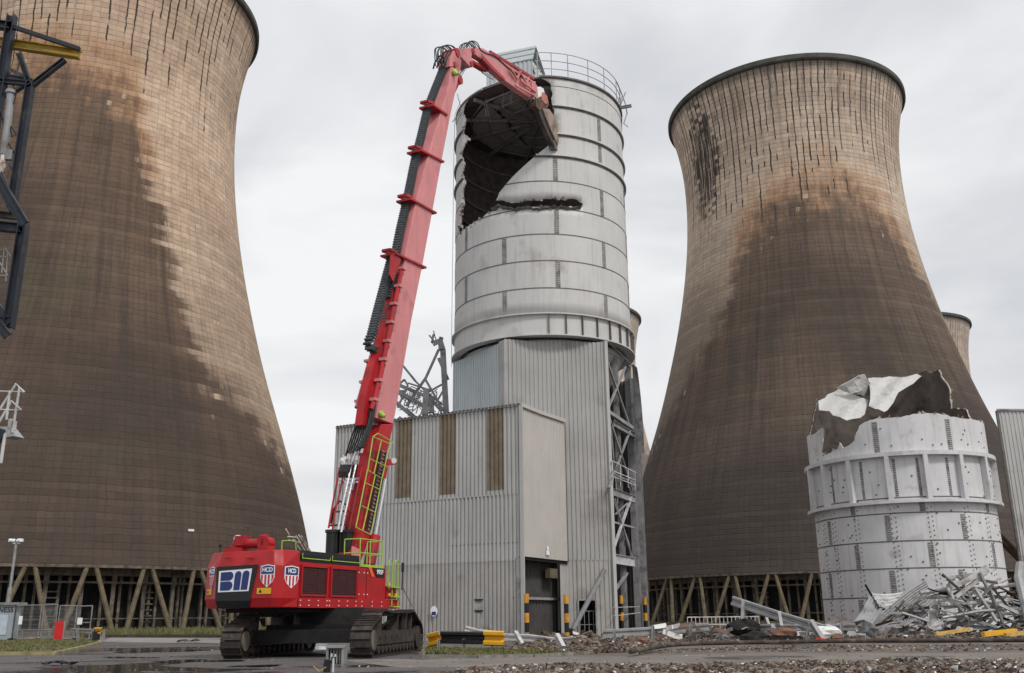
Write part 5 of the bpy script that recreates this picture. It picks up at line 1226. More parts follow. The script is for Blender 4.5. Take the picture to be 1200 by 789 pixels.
# outer arm
plate([(556,58),(561,55.5),(567,57),(625,95),(630,101),(629,113),(623,116.5),(607,105.5),(592,94.5),(580,84),(566,70),(560,66.5),(556,62.5)],.14,.52,'outer_arm','pink',bev=.03)
plate([(557,75),(552.5,72),(553,69.5),(573,81),(572,84)],.35,.45,'arm_ram','redboom')
plate([(564,63),(566.5,66),(566,70),(580,84),(592,94.8),(592,92),(578,78)],.02,.04,'arm_side_rib','redboom')
b=MB(); b.tube([bp(573,82.5,0)+lE*.55,bp(586,91,0)+lE*.55],.10,8); b.build('ram_rod',M['chrome'],ex,smooth=True)
b=MB(); b.beam(bp(574,61,.2),bp(625,92,.2),.16,.22); b.build('arm_side_rail',M['redboom'],ex)
for (a,c) in (((598,80),(606,92)),((606,92),(610,84)),((610,86),(617,97)),((617,97),(620,91)),((604,100),(626,112)),((610,94),(628,108))): b=MB(); b.beam(bp(*a,-.06),bp(*c,-.06),.12,.14); b.build('link_bar',M['pink'],ex)
plate([(623,95),(627.5,95.5),(628.5,114),(624,113)],.02,.7,'arm_tip_plate','pink')
# link, coupler and the pulverising jaw
plate([(630,104),(633,101.5),(637,104),(639,112),(635.5,120),(631,118)],.2,.45,'coupler','chrome' if False else 'white')
plate([(628,117),(634,113),(641,116),(643.5,122),(641,128),(632,129),(628,124)],.1,.55,'tool_head','rusty')
plate([(637,108),(641,112),(643,121),(639,122),(635,117)],.05,.3,'tool_head',mat('tool_faded_red',(.45,.16,.12),.6,var=.3,scale=2))
b_=plate([(636,127),(644,128),(656.5,146.5),(657.5,161),(654,170),(647,155)],.0,.2,'tool_jaw',mat('worn_tool_steel',(.33,.25,.195),.6,.1,var=.4,scale=1.5,dirt=(.07,.05,.04),dirt_amt=.3),bev=.04)
plate([(630,127),(641,125),(645,140),(652.5,160),(657.5,160.5),(653,176),(648,170),(645.5,164),(637,146)],.16,.42,'tool_body',mat('dark_tool_steel',(.055,.048,.045),.55,.2,var=.4,scale=1.5,dirt=(.15,.10,.07),dirt_amt=.3),bev=.05)
plate([(648,166),(652,161),(657,163),(653.5,176.5),(650,174)],.1,.5,'tool_tooth','brownsteel')
hoses([(626,108),(623,118),(626,122),(630,112)],2,.6,.04,.1,.8)
print('TOOL',bp(650,165)[:],'silo near',cylhit(650,165,SX,SY,SR)[:])
# ---- gear at the boom foot: accumulators, brackets, chrome pipes, fittings
def gp(px,py,o=1.3): return bp(px,py,o)
b=None
for (x0,o) in ((387,.9),(392,1.2),(402,.75),(407,.45)):
    p=gp(x0,649,o); q=gp(x0+1,624.5,o); b=MB(); b.tube([p,q],.24,12); b.tube([q,q+ZZ*.14],.30,12); b.build('accumulator',M['black'],ex,smooth=True)
for (pts,r,m_,o) in (([(396,624),(400,600),(406,572),(411,548),(414,538)],.07,'chrome',1.0),([(400,624),(405,600),(411,572),(417,545)],.06,'chrome',.7),([(389,625),(392,602),(399,574),(404,545),(408,528)],.045,'redboom',1.5),([(409,622),(413,600),(419,572),(424,548)],.05,'redboom',.4),
    ([(385,619),(390,590),(395,565),(398,548)],.05,'redboom',1.7),([(404,625),(407,600),(413,575)],.05,'redboom',.9)):
    b=MB(); b.tube([gp(x,y,o) for x,y in pts],r,8); b.build('hydraulic_pipe',M[m_],ex,smooth=True)
for y,xa,xb in ((562,398,421),(566,397,420),(600,388,412),(616,386,410)):
    b=MB(); b.beam(gp(xa,y,1.8),gp(xb,y-1,.4),.10,.10); b.build('pipe_bracket',M['redboom'] if y>570 else M['chrome'],ex)
b=MB(); b.tube([gp(388,614,1.7),gp(391,597,1.7),gp(398,587,1.5),gp(406,592,1.2),gp(409,600,1)],.05,6); b.build('hose',M['rubber'],ex)
rg=random.Random(21)
for i in range(26):
    x=398+rg.random()*29; y=545-(x-398)*.45+rg.uniform(-4,4); o=rg.uniform(.5,1.7); p=gp(x,y,o); b=MB()
    b.tube([p,p+Vector((rg.uniform(-.1,.1),0,rg.uniform(.15,.28)))],rg.uniform(.05,.08),7); b.build('pipe_fitting',M['chrome'] if i%4 else M['white'],ex)
for i in range(9):
    x=400+i*2.6; o=.5+.13*i; b=MB(); b.tube([gp(x,y_,o) for x,y_ in ((x-1,560),(x-1.5,553),(x+.5,545))],.07,6); b.build('hose',M['rubber'],ex)
for i in range(8):
    o=1.5-.12*i; x=405+i*2.6; b=MB(); b.tube([gp(x,534-i,o),gp(x+7,512,o*.8+.1),gp(x*.4+.6*434,485,o*.6+.2),gp(x*.25+.75*440,465,o*.5+.2)],.045,6); b.build('hose',M['rubber'],ex,smooth=True)
for i in range(3):
    b=MB(); b.tube([gp(421+i*2,525,.1),gp(431+i*2,500,.05),gp(436+i*1.5,478,.0),gp(437+i,470,.05)],.07,6); b.build('hose',M['rubber'],ex,smooth=True)
# hoist ram at the right of the boom foot
b=MB(); b.tube([bp(433,662,-.1),bp(439,628,-.1)],.30,14); b.build('hoist_ram',M['redboom'],ex,smooth=True)
b=MB(); b.tube([bp(439,628,-.1),bp(451,562,-.1)],.14,10); b.build('ram_rod',M['chrome'],ex,smooth=True)
plate([(447,560),(456,538),(465,540),(464.5,544),(455,546),(452,562)],-.1,.4,'ram_bracket','redboom')
b=MB(); b.tube([bp(461.5,540,-.2),bp(461.5,540,.3)],.16,10); b.build('ram_pin',M['white'],ex)
plate([(413,640),(422,644),(421,657),(412,656)],-.08,.05,'foot_plate','pink')
# access ladder with lime rails climbing the boom flank
LO=-.45
def lad(px,py,o=LO): return bp(px,py,o)
quadL=[(436.5,512),(457,520.5),(447,562),(429.5,551)]
def railpoly(P,closed=True,r=.03):
    Q=[lad(*p) for p in P]; 
    if closed: Q.append(Q[0])
    for a,c in zip(Q,Q[1:]): b=MB(); b.tube([a,c],r,6); b.build('ladder_rail',M['lime'],ex)
railpoly([(437,512),(457,520.5),(447.5,561),(431,551)]); railpoly([(447,516),(438,556)],False); railpoly([(434,538),(454,547.5)],False); 
railpoly([(430.5,551),(447.5,561),(434.5,627),(417,618)]); railpoly([(440,556),(425,622)],False); railpoly([(428,566),(445.5,574)],False); railpoly([(424,593),(440,601)],False); railpoly([(437,512),(443,508),(461,518.5),(457,520.5)],False)
b=MB()
for i in range(22):
    t=i/21; a=lad(452-t*18,530+t*92,LO+.25); c=lad(447-t*17,528+t*91,LO+.25); b.beam(a,c,.05,.05)
b.build('ladder_rung_pattern',M['steel'],ex)
for k in (0,1):
    b=MB(); b.beam(lad(452-5*k,530-2*k,LO+.25),lad(434-4*k,622-2*k,LO+.25),.06,.10); b.build('ladder_stringer',M['black'],ex)
# cab mirror / wiring at the front
b=MB(); b.tube([flat(F1+uE*.5,zB+.9),flat(F1+uE*.55,zB+1.9)],.03,5); b.box(flat(F1+uE*.55,zB+2.0),(.12,.2,.45)); b.build('mirror',M['black'],ex)
b=MB(); b.tube([flat(F1+uE*.5,zB+1.1),flat(F1+uE*1.6,zB+.1)],.03,5); b.build('steps_stay',M['chrome'],ex)
# ------------------------------------------------------------------ helpers for loose things
def one(b,name,m,label,cat,group=None,smooth=False,loc=None):
    xs=[v[0] for v in b.v]; ys=[v[1] for v in b.v]; z=min(v[2] for v in b.v)
    return tag(b.build(name,m,loc=loc or ((min(xs)+max(xs))/2,(min(ys)+max(ys))/2,z),smooth=smooth),label,cat,group)
def csheet(c4,n=9,m_=8,dep=.07,bend=0.,seed=1,twist=0.,flat_=False):
    """corrugated sheet through four 3-D corners; ribs run from edge 0-3 to edge 1-2"""
    rg=random.Random(seed); P=[Vector(c) for c in c4]; N_=(P[1]-P[0]).cross(P[3]-P[0]).normalized(); b=MB(); vs=[]; k=n*4
    ph=rg.uniform(0,6)
    for i in range(k+1):
        t=i/k; o=0 if flat_ else (dep/2 if i%4 in (0,1) else -dep/2)
        for j in range(m_+1):
            s=j/m_; p=(P[0]*(1-s)+P[1]*s)*(1-t)+(P[3]*(1-s)+P[2]*s)*t
            vs.append(p+N_*(o+bend*math.sin(math.pi*s)+twist*math.sin(3*s+ph)*math.sin(2.5*t+ph)))
    b.add(vs,[(i*(m_+1)+j,i*(m_+1)+j+1,(i+1)*(m_+1)+j+1,(i+1)*(m_+1)+j) for i in range(k) for j in range(m_)]); return b
def thicken(o,t=.012):
    md=o.modifiers.new('thick','SOLIDIFY'); md.thickness=t; return o
# ------------------------------------------------------------------ foreground steel gantry, upper left
YG=26.; colA=at(13,28,YG)
gt=thing('steel_gantry','dark blue-grey steel gantry with a yellow crane beam at the upper left','gantry',(colA.x,colA.y,0))
g=lambda x,y,Y=YG:at(x,y,Y)
def gb(name,p,q,w,h,m='darksteel',i=True,par=gt):
    b=MB(); (b.ibeam if i else b.beam)(p,q,w,h); return b.build(name,M[m],par)
gb('column',Vector((colA.x,colA.y,0)),Vector((colA.x,colA.y,colA.z+.3)),.24,.24)
colA2=colA+Vector((-3.2,1.5,0)); gb('column',Vector((colA2.x,colA2.y,0)),Vector((colA2.x,colA2.y,colA2.z)),.24,.24)
cb=g(36,97,YG); cbl=Vector((cb.x,cb.y,g(19,243).z)); gb('column',cbl,cb,.22,.22)
cb2t=g(28,263); cb2b=Vector((cb2t.x,cb2t.y,g(9,385).z)); gb('column',cb2b,cb2t,.26,.26)
b=MB(); b.ibeam(g(-60,41,YG+.3),g(94,64,YG+.3),.20,.30,t=.035); b.build('crane_beam',M['yellow'],gt)
gb('top_strut',g(16,32),g(93,57.5),.12,.12,i=False); gb('top_strut',g(-40,26),g(14,31),.22,.26)
gb('brace',cb+Vector((0,0,-.1)),g(22,62),.16,.16); gb('brace',cb+Vector((0,0,-.15)),g(76,70),.15,.15); gb('brace',g(8,113,YG+1),g(33,97),.12,.12,i=False)
gb('cross_beam',g(-30,84,YG+1.5),g(36,96),.16,.20); gb('cross_beam',g(-30,92),g(34,98),.12,.16); gb('brace',g(9,80,YG+1),g(33,92),.10,.12,i=False)
gb('stringer',g(-20,170),g(17,246),.10,.30,i=False); gb('stringer',g(-14,190,YG-.6),g(29,263,YG-.6),.14,.26); gb('cross_beam',g(-40,262),g(27,268),.22,.28); gb('cross_beam',g(-40,247,YG+1),g(20,254,YG+1),.15,.2); gb('stringer',g(-20,340),g(10,381),.12,.3,i=False)
gb('stringer',g(-16,362,YG-.5),g(9,394,YG-.5),.12,.24)
gb('cross_beam',cb2b+Vector((0,0,.2)),Vector((colA.x,colA.y,cb2b.z+.2)),.2,.26)
b=MB(); b.tube([g(12.5,108),g(9.5,140),g(4,182)],.11,12); b.build('pipe',M['steel'],gt,smooth=True)
b=MB(); b.tube([g(12.8,106.5),g(12.4,110)],.15,12); b.build('pipe_flange',M['steel'],gt)
b=MB(); b.tube([g(4,180),g(3,195),g(-2,204)],.09,10); b.build('pipe',M['torn'],gt,smooth=True)
for (P) in (((0,92),(8,120),(16,122),(19,110),(15,100)),((10,140),(14,160),(19,158),(13,148)),((0,130),(6,152)),((10,168),(24,192)),((10,192),(21,213)),((0,128),(3,140),(8,139))):
    b=MB(); b.tube([g(*p) for p in P],.022,6); b.build('hand_rail',M['darksteel'],gt)
for (P) in (((0,294),(6,290.5),(13,301)),((0,308),(9,323)),((-4,300.5),(9,301)),((9,296),(7,330)),((5,291),(2,320)),((-4,323),(9,323))):
    b=MB(); b.tube([g(*p) for p in P],.018,6); b.build('hand_rail',M['galv'],gt)
b=MB(); p=g(10,182); b.box(p,(.25,.12,.32)); b.build('junction_box',M['steel'],gt)
for (P) in (((-6,488),(0,479.5),(19,450),(28.5,460)),((-5,500),(0,493),(13.7,470),(25,481))):
    b=MB(); b.tube([g(*p) for p in P],.035,8); b.build('hand_rail',M['whitesteel'],gt)
for (P,r) in ((((23,454),(14.5,507)),.035),(((11.4,458),(7.6,492)),.035),(((6,508),(.8,543)),.045),(((-3,458.5),(28,459.5)),.02),(((-3,480),(25,481)),.02)):
    b=MB(); b.tube([g(*p) for p in P],r,8); b.build('rail_post',M['whitesteel'],gt)
for c in ((10,491,15,501),(14.5,494,18.5,504)):
    b=MB(); p,q=g(c[0],c[1]),g(c[2],c[3]); b.box((p+q)/2,(.13,.03,.25)); b.build('sign_plate',M['whitesteel'],gt)
b=MB(); b.prism([g(-4,500),g(7,500),g(16,511),g(4,513),g(-4,508)],Vector((0,.6,.04))); b.build('landing',M['steel'],gt)
gb('stringer',g(-14,540),g(3,503),.1,.2,i=False)
# ------------------------------------------------------------------ mangled pipe bridge standing behind the corrugated building
YW=92.; w_=lambda x,y,Y=YW:at(x,y,Y)
base=w_(522,500); wk=thing('mangled_pipe_bridge','mangled grey lattice bridge and bent mast sticking up behind the corrugated building','steel wreckage',(base.x,YW,0))
def wb(name,pts,r,m='steel',tubeq=False,Y=YW):
    P=[w_(x,y,Y) for x,y in pts]
    for a,c in zip(P,P[1:]):
        b=MB(); (b.tube([a,c],r*.75,6) if tubeq else b.beam(a,c,r*1.4,r*1.4)); b.build(name,M[m],wk)
mt=w_(523,486); b=MB(); b.beam(Vector((mt.x,YW,0)),mt,.55,.5,up=(0,1,0)); b.beam(mt,w_(519,410),.55,.5,up=(0,1,0)); b.beam(w_(519,411),w_(515,398),.6,.5,up=(0,1,0)); b.build('mast',M['steel'],wk)
for P,r in (([(515,398),(506,402),(508,392)],.14),([(512,404),(503,393)],.1),([(519,396),(508,405)],.16),([(508,388),(511,399)],.08),([(515,410),(516,395)],.16),([(514,410),(499,443),(476,476)],.17),([(514,420),(525,445)],.22),([(498,444),(520,482)],.16),([(470,426),(487,447)],.15),([(487,447),(500,460),(524,478)],.12),([(466,478),(478,452),(474,445),(468,450)],.13),([(478,449),(500,456),(505,475)],.10),([(501,460),(521,449)],.12),([(510,474),(521,455)],.12),([(470,489),(466,493)],.2)):
    wb('bent_member',P,r)
for P in ([(467,459),(496,476)],[(462,470),(488,492)]): wb('bridge_chord',P,.26)
wb('bridge_chord',[(469,452),(503,466),(518,482)],.22)
for i in range(7):
    t=i/6; wb('lattice_bar',[(464+t*28,469+t*19),(468+t*30,455+t*17)],.07,'galv')
    wb('lattice_bar',[(466+t*28,461+t*16),(472+t*27,466+t*18)],.06,'galv')
for i in range(8): t=i/7; wb('lattice_bar',[(478+t*12,470+t*2),(481+t*12,457+t*4)],.06,'galv')
wb('bridge_chord',[(498,486),(500,456)],.42,'galv'); wb('bridge_chord',[(506,484),(505,466)],.34)
rg=random.Random(5)
for i in range(42):
    x=466+rg.random()*50; y=458+rg.random()*26; wb('lattice_bar',[(x,y),(x+rg.uniform(-14,14),y+rg.uniform(-9,12))],.06,'steel' if i%2 else 'galv',True,YW+rg.uniform(-1,1))
# ------------------------------------------------------------------ striped protection posts
def post(px,pt,pb,Y,label):
    p=at(px,pb,Y); h=at(px,pt,Y).z; t=thing('striped_post',label,'protection post',(p.x,p.y,0),'yellow and black protection posts'); n=5
    b=MB(); b.tube([Vector((p.x,p.y,0)),Vector((p.x,p.y,h))],.165,14); b.build('tube',M['black'],t,smooth=True)
    for i in range(0,5,2):
        z1=h*(1-i*.205)+.006; z0=z1-h*.2; b=MB(); b.tube([Vector((p.x,p.y,max(z0,0))),Vector((p.x,p.y,z1))],.172,14); b.build('yellow_band',M['boll_y'],t,smooth=True)
post(617.5,696,748,68.2,'yellow and black striped post at the left side of the open doorway')
post(664.5,697,748,68.2,'yellow and black striped post at the right jamb of the open doorway')
post(729,698,737,79,'yellow and black striped post inside the stripped bay of the tower')
post(757,700,735,83,'rightmost yellow and black striped post, outside the stripped bay')
b=MB(); p=at(672,746,69); b.beam(Vector((p.x-.3,p.y,0)),Vector((p.x-.3,p.y,.8)),.5,.3,up=(0,1,0)); one(b,'machine_lump',M['black'],'small dark metal lump at the foot of the right doorway post','scrap metal')
# ------------------------------------------------------------------ crash barriers
def wbar(b,p,q,h,mi=0,dep=.09):
    p=Vector(p);q=Vector(q);d=(q-p).normalized(); up=Vector((0,0,1)); n_=up.cross(d).normalized(); up=d.cross(n_)*-1 if d.cross(n_).z<0 else d.cross(n_)
    pr=[(-.5,0),(-.42,-1),(-.22,-1),(-.10,0),(.10,0),(.22,-1),(.42,-1),(.5,0)]
    if n_.y>0: n_=-n_
    vs=[]
    for s,e in ((p,0),(q,0)):
        for t,o in pr: vs.append(s+up*(t*h)+n_*(-o*dep))
    for s in (p,q):
        for t,o in pr: vs.append(s+up*(t*h)+n_*(-o*dep-.012))
    b.add(vs,[(i,i+1,i+9,i+8) for i in range(7)]+[(16+i,24+i,25+i,17+i) for i in range(7)],mi); return b
def rail_y(px,py_top,py_bot,Y): 
    a=at(px,py_top,Y);c=at(px,py_bot,Y); return (a+c)/2,(a-c).length
cbx=thing('crash_barrier','short black crash barrier with bright yellow ends, beside the excavator track','crash barrier',tuple(at(545,768,44.5))[:2]+(0,),None)
YB=44.5
a,h=rail_y(503,741,757,YB+1); c_,_=rail_y(517,740,754,YB+.5); d_,_=rail_y(568,741,754.5,YB-.2); e_,_=rail_y(591.5,741,756,YB-.6)
b=MB(); wbar(b,c_,d_,h*.92,dep=.12); b.build('barrier_rail',M['black'],cbx)
b=MB(); wbar(b,a+Vector((0,-.05,-.06)),c_+Vector((0,-.05,0)),h*1.02,dep=.16); b.build('yellow_end',M['warn'],cbx)
b=MB(); wbar(b,d_+Vector((0,-.05,0)),e_+Vector((0,-.05,0)),h*1.08,dep=.16); b.build('yellow_end',M['warn'],cbx)
for px in (513.5,543.5,576.5):
    p=at(px,768,YB); b=MB(); b.ibeam(Vector((p.x,p.y+.15,0)),Vector((p.x,p.y+.15,c_.z-.05)),.14,.12); b.build('barrier_post',M['galv'],cbx)
def barrier(name,label,pts,h,posts,m='galv',pm='galv',tilt=0):
    t=thing(name,label,'crash barrier',tuple(pts[0])[:2]+(0,),'damaged grey crash barriers')
    for a,c in zip(pts,pts[1:]): b=MB(); wbar(b,a,c,h,dep=.10); b.build('barrier_rail',M[m],t)
    for p,q,w in posts: b=MB(); b.ibeam(p,q,w,w); b.build('barrier_post',M[pm],t)
    return t
b1=[at(590,747,56),at(620,748,55),at(650,752,54),at(671,751,53)]
barrier('bent_barrier','bent grey crash barrier lying low in front of the doorway',b1,.42,[(at(604,741,54),at(613,757,53),.2),(at(652,744,50),at(660,759,49.5),.22)],'whitesteel','whitesteel')
b1=[at(506,737,60),at(520,738,60)]; barrier('bent_barrier','pale piece of crash barrier standing behind the yellow-ended one',[at(545,737,58),at(560,741,58),at(590,744,58)],.35,[],'whitesteel')
b2=[at(706,743.5,60),at(740,741.5,61),at(785,739,62),at(830,735,63)]
barrier('bent_barrier','grey crash barrier on three posts in front of the stripped bay',b2,.55,[(at(720,759,58.5)*1,at(720,738.5,58.5),.16),(at(765,759,57),at(765,733,57),.17),(at(809,756,59),at(809,731,59),.17)])
barrier('bent_barrier','lower sagging crash barrier behind the three-posted one',[at(765,745,66),at(800,741,66),at(815,743,66),at(840,741,66),at(872,744,66)],.38,[])
barrier('bent_barrier','long grey crash barrier tipped down towards the scrap heap',[at(858,704,64),at(885,713,63),at(912,722,62),at(965,738,60)],.62,[(at(871,704,62.5),at(870,727,62),.18),(at(913,717,61),at(916,734,60.5),.18),(at(950,728,58),at(965,752,57),.28),(at(896,719,63),at(903,741,62.5),.18)])
barrier('bent_barrier','grey crash barrier lying level under the tipped one',[at(870,737,62),at(910,735,61),at(950,736,61),at(1003,735,60)],.42,[(at(986,756,58),at(986,729,58),.16),(at(946,754,60),at(946,738,60),.2)])
# white lattice fence behind
f0,f1=at(806,734,78),at(890,733,80); zt_=at(848,723,79).z; 
fn=thing('lattice_fence','low pale metal lattice fence between the clad tower and the scrap, before the cooling tower','fence',tuple((f0+f1)/2)[:2]+(0,))
for z in (zt_,zt_*.62,zt_*.2): b=MB(); b.beam(flat(f0,z),flat(f1,z),.06,.08); b.build('fence_rail',M['whitesteel'],fn)
for i in range(19): p=f0.lerp(f1,i/18); b=MB(); b.beam(flat(p,0),flat(p,zt_),.05,.05); b.build('fence_bar',M['whitesteel'],fn)
# ------------------------------------------------------------------ signs by the building
p=at(564,760,62); t=thing('road_sign','square road sign on a post seen from behind, by the corrugated wall','sign',(p.x,p.y,0))
b=MB(); b.beam(Vector((p.x,p.y,0)),Vector((p.x,p.y,at(561,701,62).z)),.14,.14); b.build('post',M['galv'],t)
b=MB(); c0=at(560.5,710,61.8); b.box(c0,(.42,.04,.9)); b.build('sign_plate',M['steel'],t)
for y in (703,716): b=MB(); q=at(561,y,61.7); b.box(q,(.55,.06,.10)); b.build('sign_bracket',M['black'],t)
p=at(575.5,745,64); b=MB(); b.beam(Vector((p.x,p.y,0)),at(574,698,64),.12,.12); one(b,'steel_post',M['steel'],'thin bare steel post beside the back of the road sign','post')
# ------------------------------------------------------------------ left edge: lamp, fence, boards
p=at(8,742,95); top=at(19.5,634,95); t=thing('lamp_post','tall grey pole with two white floodlights at the left edge','lamp post',(p.x,p.y,0))
b=MB(); q0_=Vector((top.x,p.y,0)); q1=Vector((top.x,p.y,top.z*.52)); b.tube([q0_,q1],.20,12); b.build('lower_pole',M['galv'],t,smooth=True)
b=MB(); b.tube([q1,Vector((top.x,p.y,top.z))],.13,12); b.build('upper_pole',M['galv'],t,smooth=True)
for s in (-1,1): b=MB(); c=Vector((top.x+s*.42,p.y-.1,top.z+.05)); b.box(c,(.5,.35,.28),rz=s*.2); b.tube([c-Vector((s*.3,0,.05)),c+Vector((s*.12,-.2,0))],.16,10); b.build('floodlight',M['white'],t)
b=MB(); b.beam(Vector((top.x-.35,p.y,top.z-.22)),Vector((top.x+.35,p.y,top.z-.22)),.12,.12); b.build('bracket',M['white'],t)
YC=88
t=thing('site_cabin','grey-blue site cabin behind mesh fencing at the far left','cabin',tuple(at(3,748,YC))[:2]+(0,))
ca=at(12,748,YC); zc_=at(5,709,YC).z
b=MB(); b.box((ca.x-3,ca.y+.7,zc_/2),(6,1.2,zc_)); b.build('cabin_body',M['grey'],t)
b=MB(); b.box((ca.x-2.9,ca.y+.7,zc_+.1),(6.6,1.6,.22)); b.build('cabin_roof',mat('mossy_roof',(.22,.24,.20),.7,var=.3,scale=2),t)
b=MB(); b.box((ca.x-1.7,ca.y+.08,zc_*.45),(2.4,.06,1.7)); b.build('cabin_window',mat('dull_window',(.45,.52,.58),.2,var=.15,scale=2),t)
text('NESS',(ca.x-.75,ca.y+.05,zc_-.42),(1,0,0),(0,0,1),.62,M['black'],'lettering',t,.01)
def mesh_panel(p,q,z0,z1,label,nb=9):
    t=thing('mesh_fence_panel',label,'fence panel',((p.x+q.x)/2,(p.y+q.y)/2,0),'temporary mesh fence panels'); r=.04
    for a,c in ((flat(p,z0),flat(p,z1)),(flat(q,z0),flat(q,z1)),(flat(p,z1),flat(q,z1)),(flat(p,z0+.1),flat(q,z0+.1))): b=MB(); b.tube([a,c],r,6); b.build('frame_tube',M['galv'],t)
    b=MB()
    for i in range(1,26): a=p.lerp(q,i/26); b.beam(flat(a,z0+.1),flat(a,z1),.010,.010)
    for i in range(1,9): z=z0+(z1-z0)*i/9; b.beam(flat(p,z),flat(q,z),.010,.010)
    b.build('wire_mesh',M['galv'],t)
    for a in (p,q): b=MB(); b.box(flat(a,.16),(.7,.25,.14)); b.build('fence_foot',M['black'],t)
yf=[(-22,90),(14,88),(44,86.5),(63,85),(86,86),(104,84)]
pz=[at(x,750,Y) for x,Y in yf]; hz=at(20,709.5,87).z
mesh_panel(pz[0],pz[1],.1,hz,'mesh fence panel at the far left in front of the grey cabin')
mesh_panel(pz[1],pz[2],.1,hz,'mesh fence panel with a white notice, right of the cabin')
mesh_panel(pz[2]+Vector((.2,0,0)),pz[3],.1,hz,'mesh fence panel just left of the upright red board')
mesh_panel(pz[3]+Vector((.2,0,0)),pz[4],.1,hz*.97,'mesh fence panel just right of the upright red board')
t=thing('pedestrian_gate','small grey barrier frame with a white notice right of the mesh fence','barrier frame',((pz[4].x+pz[5].x)/2,pz[5].y,0))
for a,c in ((flat(pz[4],.1),flat(pz[4],hz*.95)),(flat(pz[5],.1),flat(pz[5],hz*.95)),(flat(pz[4],hz*.95),flat(pz[5],hz*.95)),(flat(pz[4],hz*.5),flat(pz[5],hz*.5))): b=MB(); b.tube([a,c],.05,6); b.build('frame_tube',M['galv'],t)
b=MB(); b.box(at(93.5,728,84.6),(.42,.03,.55)); b.build('notice',M['white'],t)
b=MB(); b.box(at(24,727,86.6),(.32,.03,.7)); one(b,'notice',M['white'],'narrow white notice hanging on the mesh fence right of the cabin','notice')
rb0,rb1,rb2,rb3=at(62,752.5,82),at(72.5,752.5,82),at(75,727.5,82),at(65,728,82)
b=MB(); b.prism([rb0,rb1,rb2,rb3],Vector((0,.12,0))); t2=one(b,'red_board',M['board'],'upright plain red board leaning against the mesh fence','board')
b=MB(); b.prism([rb1+Vector((.01,0,0)),rb1+Vector((.12,0,0)),rb2+Vector((.12,0,0)),rb2+Vector((.01,0,0))],Vector((0,.12,0))); b.build('pale_edge',M['galv'],t2)
a1,a2=at(15,741,84),at(62,740,84); a3,a4=at(84,739,83),at(112,740,81)
barrier('low_barrier','long grey crash barrier running behind the mesh fence panels',[at(15,740,91),at(62,739.5,90)],.32,[(at(25,747,90),at(25,739,90),.15),(at(58,747,90),at(58,739,90),.15)])
t=barrier('low_barrier','short grey crash barrier ending in a battered yellow cap, left of the yard',[a3,a4],.36,[(at(91,752,82),at(91,737,82),.17),(at(109.5,752,81),at(109.5,737,81),.2)])
b=MB(); wbar(b,a4+Vector((0,-.06,.05)),at(121,739.5,80)+Vector((0,-.06,0)),.52,dep=.16); b.build('yellow_cap',M['warn'],t)
b=MB(); b.beam(at(114,753,80.5),at(114,740,80.5),.55,.5,up=(0,1,0)); b.build('cap_post',M['black'],t)
b=MB(); b.beam(at(120,751,80.2),at(120.5,738,80.2),.3,.3,up=(0,1,0)); b.build('cap_post',M['galv'],t)
for (x,y,w,lab,m) in ((38,751,2.0,'grey crumpled sheet lying on the island under the mesh fence','steel'),(70,780.5,.9,'black plastic sheet lying on the wet asphalt at lower left','black'),(222,753,1.3,'dark bent sheet lying on the yard left of the excavator','black'),(258,747,1.6,'pale crumpled hose and sheeting by the left track','whitesteel')):
    p=gnd(x,y); 
    b=MB(); rg=random.Random(x); k=12; P=[p+Vector((w*(i/k-.5)*1.4,rg.uniform(-.3,.3),rg.uniform(.02,.16))) for i in range(k)]; vs=[]
    for q in P: vs+=[q+Vector((0,-.35*w,rg.uniform(-.0,.1))),q+Vector((0,0,rg.uniform(.03,.25)*w*.5)),q+Vector((0,.35*w,rg.uniform(0,.1)))]
    b.add(vs,[(i*3+j,(i+1)*3+j,(i+1)*3+j+1,i*3+j+1) for i in range(k-1) for j in range(2)]); thicken(one(b,'crumpled_sheet',M[m],lab,'scrap sheet'))
# hydraulic power pack and dark canister by the right track
p=gnd(391,779); t=thing('grey_crate','grey open-fronted metal box standing between the excavator tracks','box',(p.x,p.y,0)); 
wx=.55; hh=at(391,757,p.y).z
b=MB()
b.box((p.x,p.y+.55,hh-.04),(wx+.1,.9,.08)); b.box((p.x-wx/2,p.y+.55,hh/2-.04),(.08,.8,hh-.09)); b.box((p.x+wx/2,p.y+.55,hh/2-.04),(.08,.8,hh-.09)); b.box((p.x,p.y+.9,hh/2-.04),(wx-.1,.06,hh-.09)); b.build('box_shell',M['galv'],t)
b=MB(); 
for k in range(4): b.beam(Vector((p.x-.17+k*.11,p.y+.3,.02)),Vector((p.x-.17+k*.11,p.y+.3,hh-.1)),.04,.04)
b.build('box_bars',M['steel'],t)
p=gnd(383,788); b=MB(); b.tube([Vector((p.x,p.y,0)),Vector((p.x,p.y,.26)),Vector((p.x+.02,p.y,.36))],.11,12); one(b,'canister',M['black'],'small black canister in front of the grey open box','canister')
b=MB(); q=gnd(390,788); b.tube([Vector((q.x,q.y,0)),Vector((q.x,q.y,.40))],.035,10); b.tube([Vector((q.x-.06,q.y,.44)),Vector((q.x-.06,q.y,.54))],.03,8);b.tube([Vector((q.x+.05,q.y,.44)),Vector((q.x+.05,q.y,.52))],.03,8); one(b,'pipe_stub',M['whitesteel'],'short pale pipe stub standing beside the black canister','pipe')
b=MB(); q=gnd(372,789); b.tube([q+Vector((-.16,.1,.2)),q+Vector((.05,0,.05)),q+Vector((.25,0,.17))],.012,6); one(b,'bent_rod',M['sand'],'thin bent rod left of the black canister','rod')
